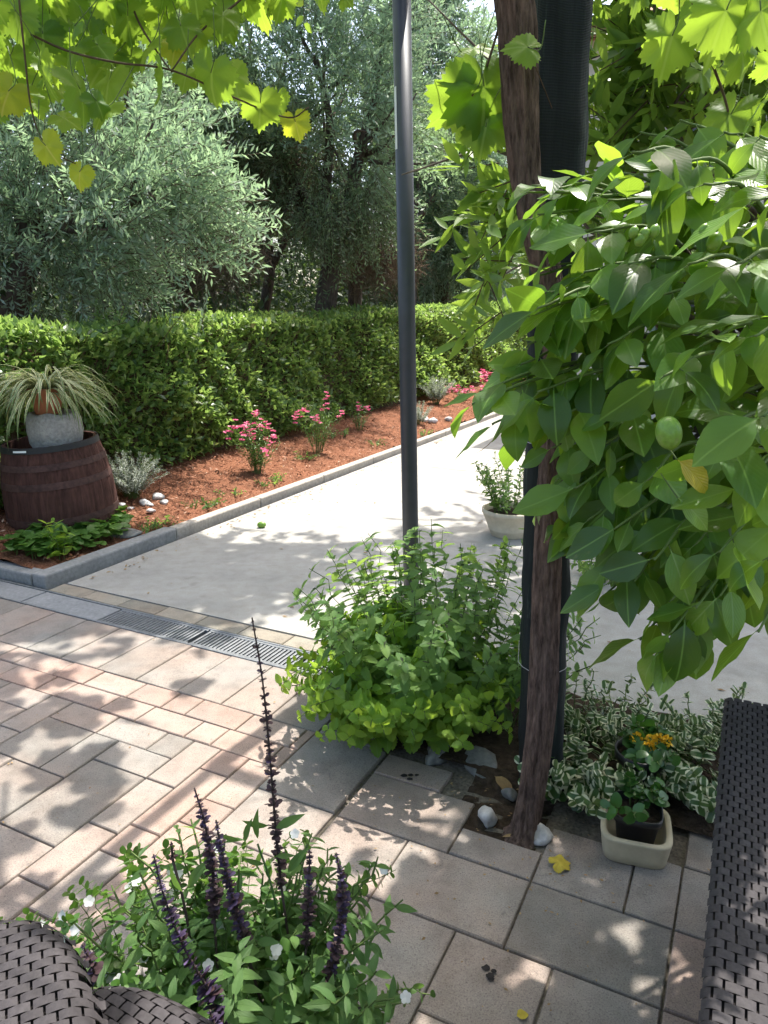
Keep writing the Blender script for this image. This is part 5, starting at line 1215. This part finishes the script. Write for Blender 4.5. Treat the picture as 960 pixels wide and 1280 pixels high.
# armchair at the lower left: rounded back and an arm
t = thing('rattan_armchair', 'dark brown woven rattan armchair in the lower left corner', 'armchair', (-.6, .6, 0))
def armblock(nm, corners, z, cu, cv, yaw, drop=.045, h=.0045, slot=.11):
    """a block with a rounded top edge over the plan polygon CORNERS, woven all over"""
    C = np.array(corners, float); cen = C.mean(0)
    # rounded outline: subdivide corners
    pts = C
    for _ in range(3):
        nx = np.roll(pts, -1, 0); pts = np.stack([pts * .78 + nx * .22, pts * .22 + nx * .78], 1).reshape(-1, 2)
    m = len(pts); rings = []
    for s, dz in ((0, .0), (.5, .0), (.85, -.002), (.94, -.012), (.985, -.03), (1.0, -.06), (1.0, -z + .05)):
        rings.append(np.concatenate([cen + (pts - cen) * s, np.full((m, 1), z + dz - .006)], 1))
    V = np.concatenate(rings); k = len(rings); i = np.arange(k - 1)[:, None] * m; j = np.arange(m)[None]; jj = (j + 1) % m
    g = Geo(); g.add(V, np.stack([i + j, i + m + j, i + m + jj, i + jj], -1).reshape(-1, 4), 0); build('frame', g, M['wicker_gap'], t)
    ca, sa = math.cos(yaw), math.sin(yaw); U = np.array([ca, sa]); W = np.array([-sa, ca])
    # signed distance to the outline for the roll of the edge
    A = pts; Bp = np.roll(pts, -1, 0)
    def inside(p):
        d = Bp - A; w = p - A; tt = np.clip((w * d).sum(1) / (d * d).sum(1), 0, 1); dist = np.linalg.norm(w - d * tt[:, None], axis=1).min()
        cr = d[:, 0] * w[:, 1] - d[:, 1] * w[:, 0]; return dist if (cr > 0).all() or (cr < 0).all() else -dist
    R = drop; g = Geo(); Vs = []; Fs = []; kk = 0; ext = 1.0
    lo = ((pts - cen) @ np.stack([U, W], 1)).min(0) - .03; hi = ((pts - cen) @ np.stack([U, W], 1)).max(0) + .03
    for jv in range(int((hi[1] - lo[1]) / cv)):
        for iu in range(int((hi[0] - lo[0]) / cu) + 1):
            u0 = lo[0] + (iu + (.5 if jv % 2 else 0)) * cu; v0 = lo[1] + jv * cv
            if inside(cen + U * (u0 + cu / 2) + W * (v0 + cv / 2)) < .004: continue
            for b_, fv in enumerate((.04, .28, .5, .72, .96)):
                for a_, fu in enumerate((slot / 2, .27, .5, .73, 1 - slot / 2)):
                    p = cen + U * (u0 + cu * fu) + W * (v0 + cv * fv); d = inside(p)
                    zz = z
                    if d < R: q_ = max(0.0, min(1, 1 - d / R)); zz = z - R * (1 - math.sqrt(max(0, 1 - q_ * q_ * .98)))
                    hh = h * ((-.5, .75, 1, .75, -.5)[a_] * .6 + (.4, .9, 1, .9, .4)[b_] * .4) * .42
                    Vs.append((p[0], p[1], zz + hh))
            for b_ in range(4):
                for a_ in range(4): q_ = kk + b_ * 5 + a_; Fs.append([q_, q_ + 1, q_ + 6, q_ + 5])
            kk += 25
    # skirt: woven sides
    g.add(np.array(Vs), np.array(Fs), 0)
    Lp = np.concatenate([[0], np.cumsum(np.linalg.norm(Bp - A, axis=1))]); tot = Lp[-1]
    def side(u, v):
        u = u % tot; i = min(int(np.searchsorted(Lp, u, 'right')) - 1, m - 1); w = (u - Lp[i]) / max(Lp[i + 1] - Lp[i], 1e-6)
        p = A[i] * (1 - w) + Bp[i] * w; e = nrm(Bp[i] - A[i]); nn = np.array([e[1], -e[0]]); 
        if np.dot(nn, p - cen) < 0: nn = -nn
        return np.array([p[0], p[1], z - R * .8 - v]), np.array([nn[0], nn[1], 0])
    weave(g, side, int(tot / cu), int((z - .1) / cv), cu, cv, 0, slot, .08, h * .8)
    build(nm, g, M['wicker'], t)
armblock('backrest', [(-.98, .74), (-.50, .86), (-.40, .80), (-.22, .50), (-.62, .32), (-1.05, .5)], .755, .027, .0145, .45)
armblock('armrest', [(-.40, .895), (.0, .65), (-.10, .45), (-.52, .70)], .635, .027, .0150, -.5)

# ================================================================== SALVIA AND WHITE FLOWERS IN FRONT
pc = np.array([-.27, 1.06, 0]); t = thing('flower_trough', 'long dark trough hidden under the salvia and white flowers', 'planter', pc)
ex2 = np.array([1, 0, 0]); ey2 = np.array([0, 1.0, 0])
g = Geo(); V, F = sq_ring([(.001, 0), (.11, 0), (.115, .01), (.125, .18), (.13, .20), (.118, .202), (.115, .18), (.001, .18)], (0, 0, 0), 64, ex2 * 2.1, ey2 * .95); g.add(V + pc, F); build('trough_body', g, M['black_plastic'], t)
sb = pc + np.array([.0, .0, .22])
r = np.random.default_rng(271)
t = bushy('salvia_plant', 'violet salvia with tall dark flower spikes in the foreground', 'flower', sb + np.array([.0, .03, 0]), 'salvia_leaf', 'green_stem', 84, .36, .19, .060, .022, T_LANCE, .027, 272, None, .35, 2, .1, .1, .5, .14, .3, .4)
def spike(pts, w, seed, bloom=.35, thick=1.0, dense=.011, stem=True):
    r = np.random.default_rng(seed); P = smooth_path(pts, 8); g = Geo(); add_tube(g, P, np.linspace(.0028, .0014, len(P)), 6, 2)
    Lc = np.concatenate([[0], np.cumsum(np.linalg.norm(np.diff(P, axis=0), axis=1))]); tot = Lc[-1]
    n = int(tot / dense); A = []; D = []; N = []; L = []; mm = []
    for k in range(n):
        s = tot * (k + .5) / n; i = min(int(np.searchsorted(Lc, s)) - 1, len(P) - 2); w_ = (s - Lc[i]) / (Lc[i + 1] - Lc[i]); p = P[i] * (1 - w_) + P[i + 1] * w_; d = nrm(P[i + 1] - P[i])
        x = nrm(np.cross(d, (1, .2, .1))); y = np.cross(d, x); f = s / tot; q_ = w * .98 * (1 - .75 * f ** 3) * r.uniform(.55, 1.3)
        for c_ in range(9):
            a = c_ * 2 * PI / 9 + k * .5 + r.uniform(-.25, .25); A.append(p); D.append(x * math.cos(a) + y * math.sin(a) + d * r.uniform(.1, .9)); N.append(d + r.normal(0, .3, 3)); L.append(q_ * r.uniform(.7, 1.25)); mm.append(0 if r.uniform() < bloom + .5 * (f - .5) else 1)
    A, D, N, L, mm = map(np.array, (A, D, N, L, mm))
    for mt in (0, 1): 
        k = mm == mt; leaves(g, A[k], D[k], N[k], L[k], L[k] * .62, T_PETAL, mt, .5)
    o = build('flower_spike', g, [M['violet'], M['brown_bract'], M['purple_stem']], t); return o
def PX(*a): return [ony(*p) for p in a]
spike(PX((352, 1110, 1.2), (345, 1040, 1.2), (336, 930, 1.2), (328, 850, 1.2), (315, 772, 1.2)), .0135, 281, .12, dense=.016)
spike(PX((268, 1150, 1.12), (266, 1090, 1.12), (256, 1030, 1.12), (243, 985, 1.12)), .014, 282, .25)
spike(PX((305, 1175, 1.08), (290, 1120, 1.08), (278, 1070, 1.08), (270, 1025, 1.08)), .0155, 283, .6)
spike(PX((290, 1300, .9), (262, 1240, .92), (228, 1180, .95), (205, 1120, .97), (192, 1068, .98)), .0165, 284, .75, dense=.009)
spike(PX((383, 1185, 1.08), (386, 1120, 1.1), (387, 1062, 1.1)), .014, 285, .25)
spike(PX((408, 1235, 1.04), (424, 1170, 1.05), (428, 1110, 1.05), (420, 1066, 1.05)), .0145, 286, .45)
spike(PX((122, 1225, 1.02), (112, 1200, 1.02), (103, 1180, 1.02)), .014, 287, .5)
spike(PX((216, 1075, 1.15), (214, 1052, 1.15)), .009, 288, .0)
spike(PX((275, 1300, .86), (262, 1262, .88)), .02, 289, .95, dense=.008)
g = Geo()
for a_ in (((352, 1110, 1.2), (372, 1260, 1.14)), ((216, 1075, 1.15), (232, 1140, 1.12), (250, 1260, 1.1)), ((305, 1175, 1.08), (328, 1260, 1.06)), ((122, 1225, 1.02), (150, 1275, 1.0)), ((268, 1150, 1.12), (275, 1260, 1.08)), ((383, 1185, 1.08), (370, 1260, 1.06)), ((408, 1235, 1.04), (395, 1290, 1.02))): add_tube(g, smooth_path(PX(*a_), 5), .0026, 6)
build('spike_stems', g, M['purple_stem'], t)
g = Geo(); r = np.random.default_rng(273)                             # the leafy flowering stems standing above the bush
for (px, py, Y, L, dx, dz) in ((322, 1048, 1.18, .085, -.1, 1), (306, 1052, 1.18, .07, .15, .9), (300, 1050, 1.18, .06, -1, .2), (345, 1035, 1.19, .085, .8, .55), (335, 1032, 1.19, .07, -1, .1), (360, 1090, 1.17, .09, .55, 1), (235, 1110, 1.12, .1, .5, 1), (228, 1115, 1.12, .08, -.4, .8), (330, 1080, 1.17, .06, -.8, .2), (318, 1090, 1.17, .06, -.9, -.1), (345, 1070, 1.18, .05, 1, .1)):
    leaves(g, ony(px, py, Y)[None], np.array([[dx, -.1, dz]]), np.array([[-dz * .6, -.8, dx * .3 + .3]]), L * .75, L * .22, T_LANCE, 0, .5)
add_tube(g, smooth_path(PX((322, 1055, 1.18), (340, 1110, 1.15), (355, 1190, 1.12)), 5), .0022, 6)
build('upper_leaves', g, M['salvia_leaf'], t)
def whites(cnt):
    def f(t, pa, no, r):
        g = Geo(); sel = [no[i] for i in r.integers(0, len(no), cnt)]; P = []; D = []; N = []
        for p, d, k, fr in sel:
            cc = p + np.array([r.normal(0, .01), -.012, .018]); nn = nrm(np.array([r.normal(0, .4), -.7, .8 + r.normal(0, .3)])); x = nrm(np.cross(nn, (1, 0, .1))); y = np.cross(nn, x)
            for j in range(5): a = j * 2 * PI / 5; P.append(cc); D.append(x * math.cos(a) + y * math.sin(a) + nn * .15); N.append(nn)
        leaves(g, np.array(P), np.array(D), np.array(N), .0115, .0105, T_PETAL); build('blossoms', g, M['white_petal'], t)
    return f
WG = 'white flowered trailing plants round the salvia'
bushy('bacopa_plant', 'trailing plant with small white flowers left of the salvia spikes', 'flower', sb + np.array([-.21, .09, -.02]), 'green_leaf', 'green_stem', 70, .27, .27, .028, .02, T_ROUND, .016, 291, WG, .3, 2, .1, .5, .3, .12, .3, extra=whites(60), bow=1.0, srad=.0014)
bushy('bacopa_plant', 'trailing plant with small white flowers right of the salvia over the pavers', 'flower', sb + np.array([.16, .03, -.03]), 'salvia_leaf', 'green_stem', 20, .15, .19, .026, .02, T_ROUND, .017, 292, WG, .3, 2, .1, .9, .3, .08, .3, extra=whites(9), bow=1.0, srad=.0014)
bushy('bacopa_plant', 'trailing plant with white flowers in the middle behind the salvia spikes', 'flower', sb + np.array([.0, .14, 0]), 'green_leaf', 'green_stem', 40, .26, .22, .03, .02, T_ROUND, .017, 293, WG, .3, 2, .1, .3, .3, .12, .3, extra=whites(26), bow=1.0, srad=.0014)

# ================================================================== LIGHT, SKY, CAMERA
EL = rad(65); AZ = math.atan2(.495, .87)                              # compass angle of the sun, from +Y towards +X
w = bpy.data.worlds.new('World'); S.world = w; w.use_nodes = True; nt = w.node_tree; nt.nodes.clear()
sky = nt.nodes.new('ShaderNodeTexSky'); sky.sky_type = 'NISHITA'; sky.sun_disc = False; sky.sun_elevation = EL; sky.sun_rotation = AZ; sky.air_density = 1.0; sky.dust_density = 4.0; sky.ozone_density = .6
bg = nt.nodes.new('ShaderNodeBackground'); bg.inputs[1].default_value = .15; o = nt.nodes.new('ShaderNodeOutputWorld')
nt.links.new(sky.outputs[0], bg.inputs[0]); nt.links.new(bg.outputs[0], o.inputs[0])
sl = bpy.data.lights.new('sun', 'SUN'); sl.energy = 3.1; sl.angle = rad(.53); sl.color = (1, .955, .88)
so = bpy.data.objects.new('sun', sl); COL.objects.link(so)
sv = Vector((math.sin(AZ) * math.cos(EL), math.cos(AZ) * math.cos(EL), math.sin(EL)))
so.rotation_euler = sv.to_track_quat('Z', 'Y').to_euler(); so.location = sv * 30
cd = bpy.data.cameras.new('camera'); cd.sensor_fit = 'VERTICAL'; cd.sensor_height = 36; cd.sensor_width = 27; cd.lens = 36 * FPX / 1280; cd.clip_start = .02; cd.clip_end = 1000
co = bpy.data.objects.new('camera', cd); COL.objects.link(co); co.location = (0, 0, EYE); co.rotation_euler = (PI / 2 - PITCH, 0, 0); S.camera = co
S.view_settings.view_transform = 'Standard'; S.view_settings.look = 'None'; S.view_settings.gamma = 1; S.view_settings.exposure = 1.58
S.cycles.max_bounces = 8; S.cycles.diffuse_bounces = 4; S.cycles.transmission_bounces = 4; S.cycles.transparent_max_bounces = 4
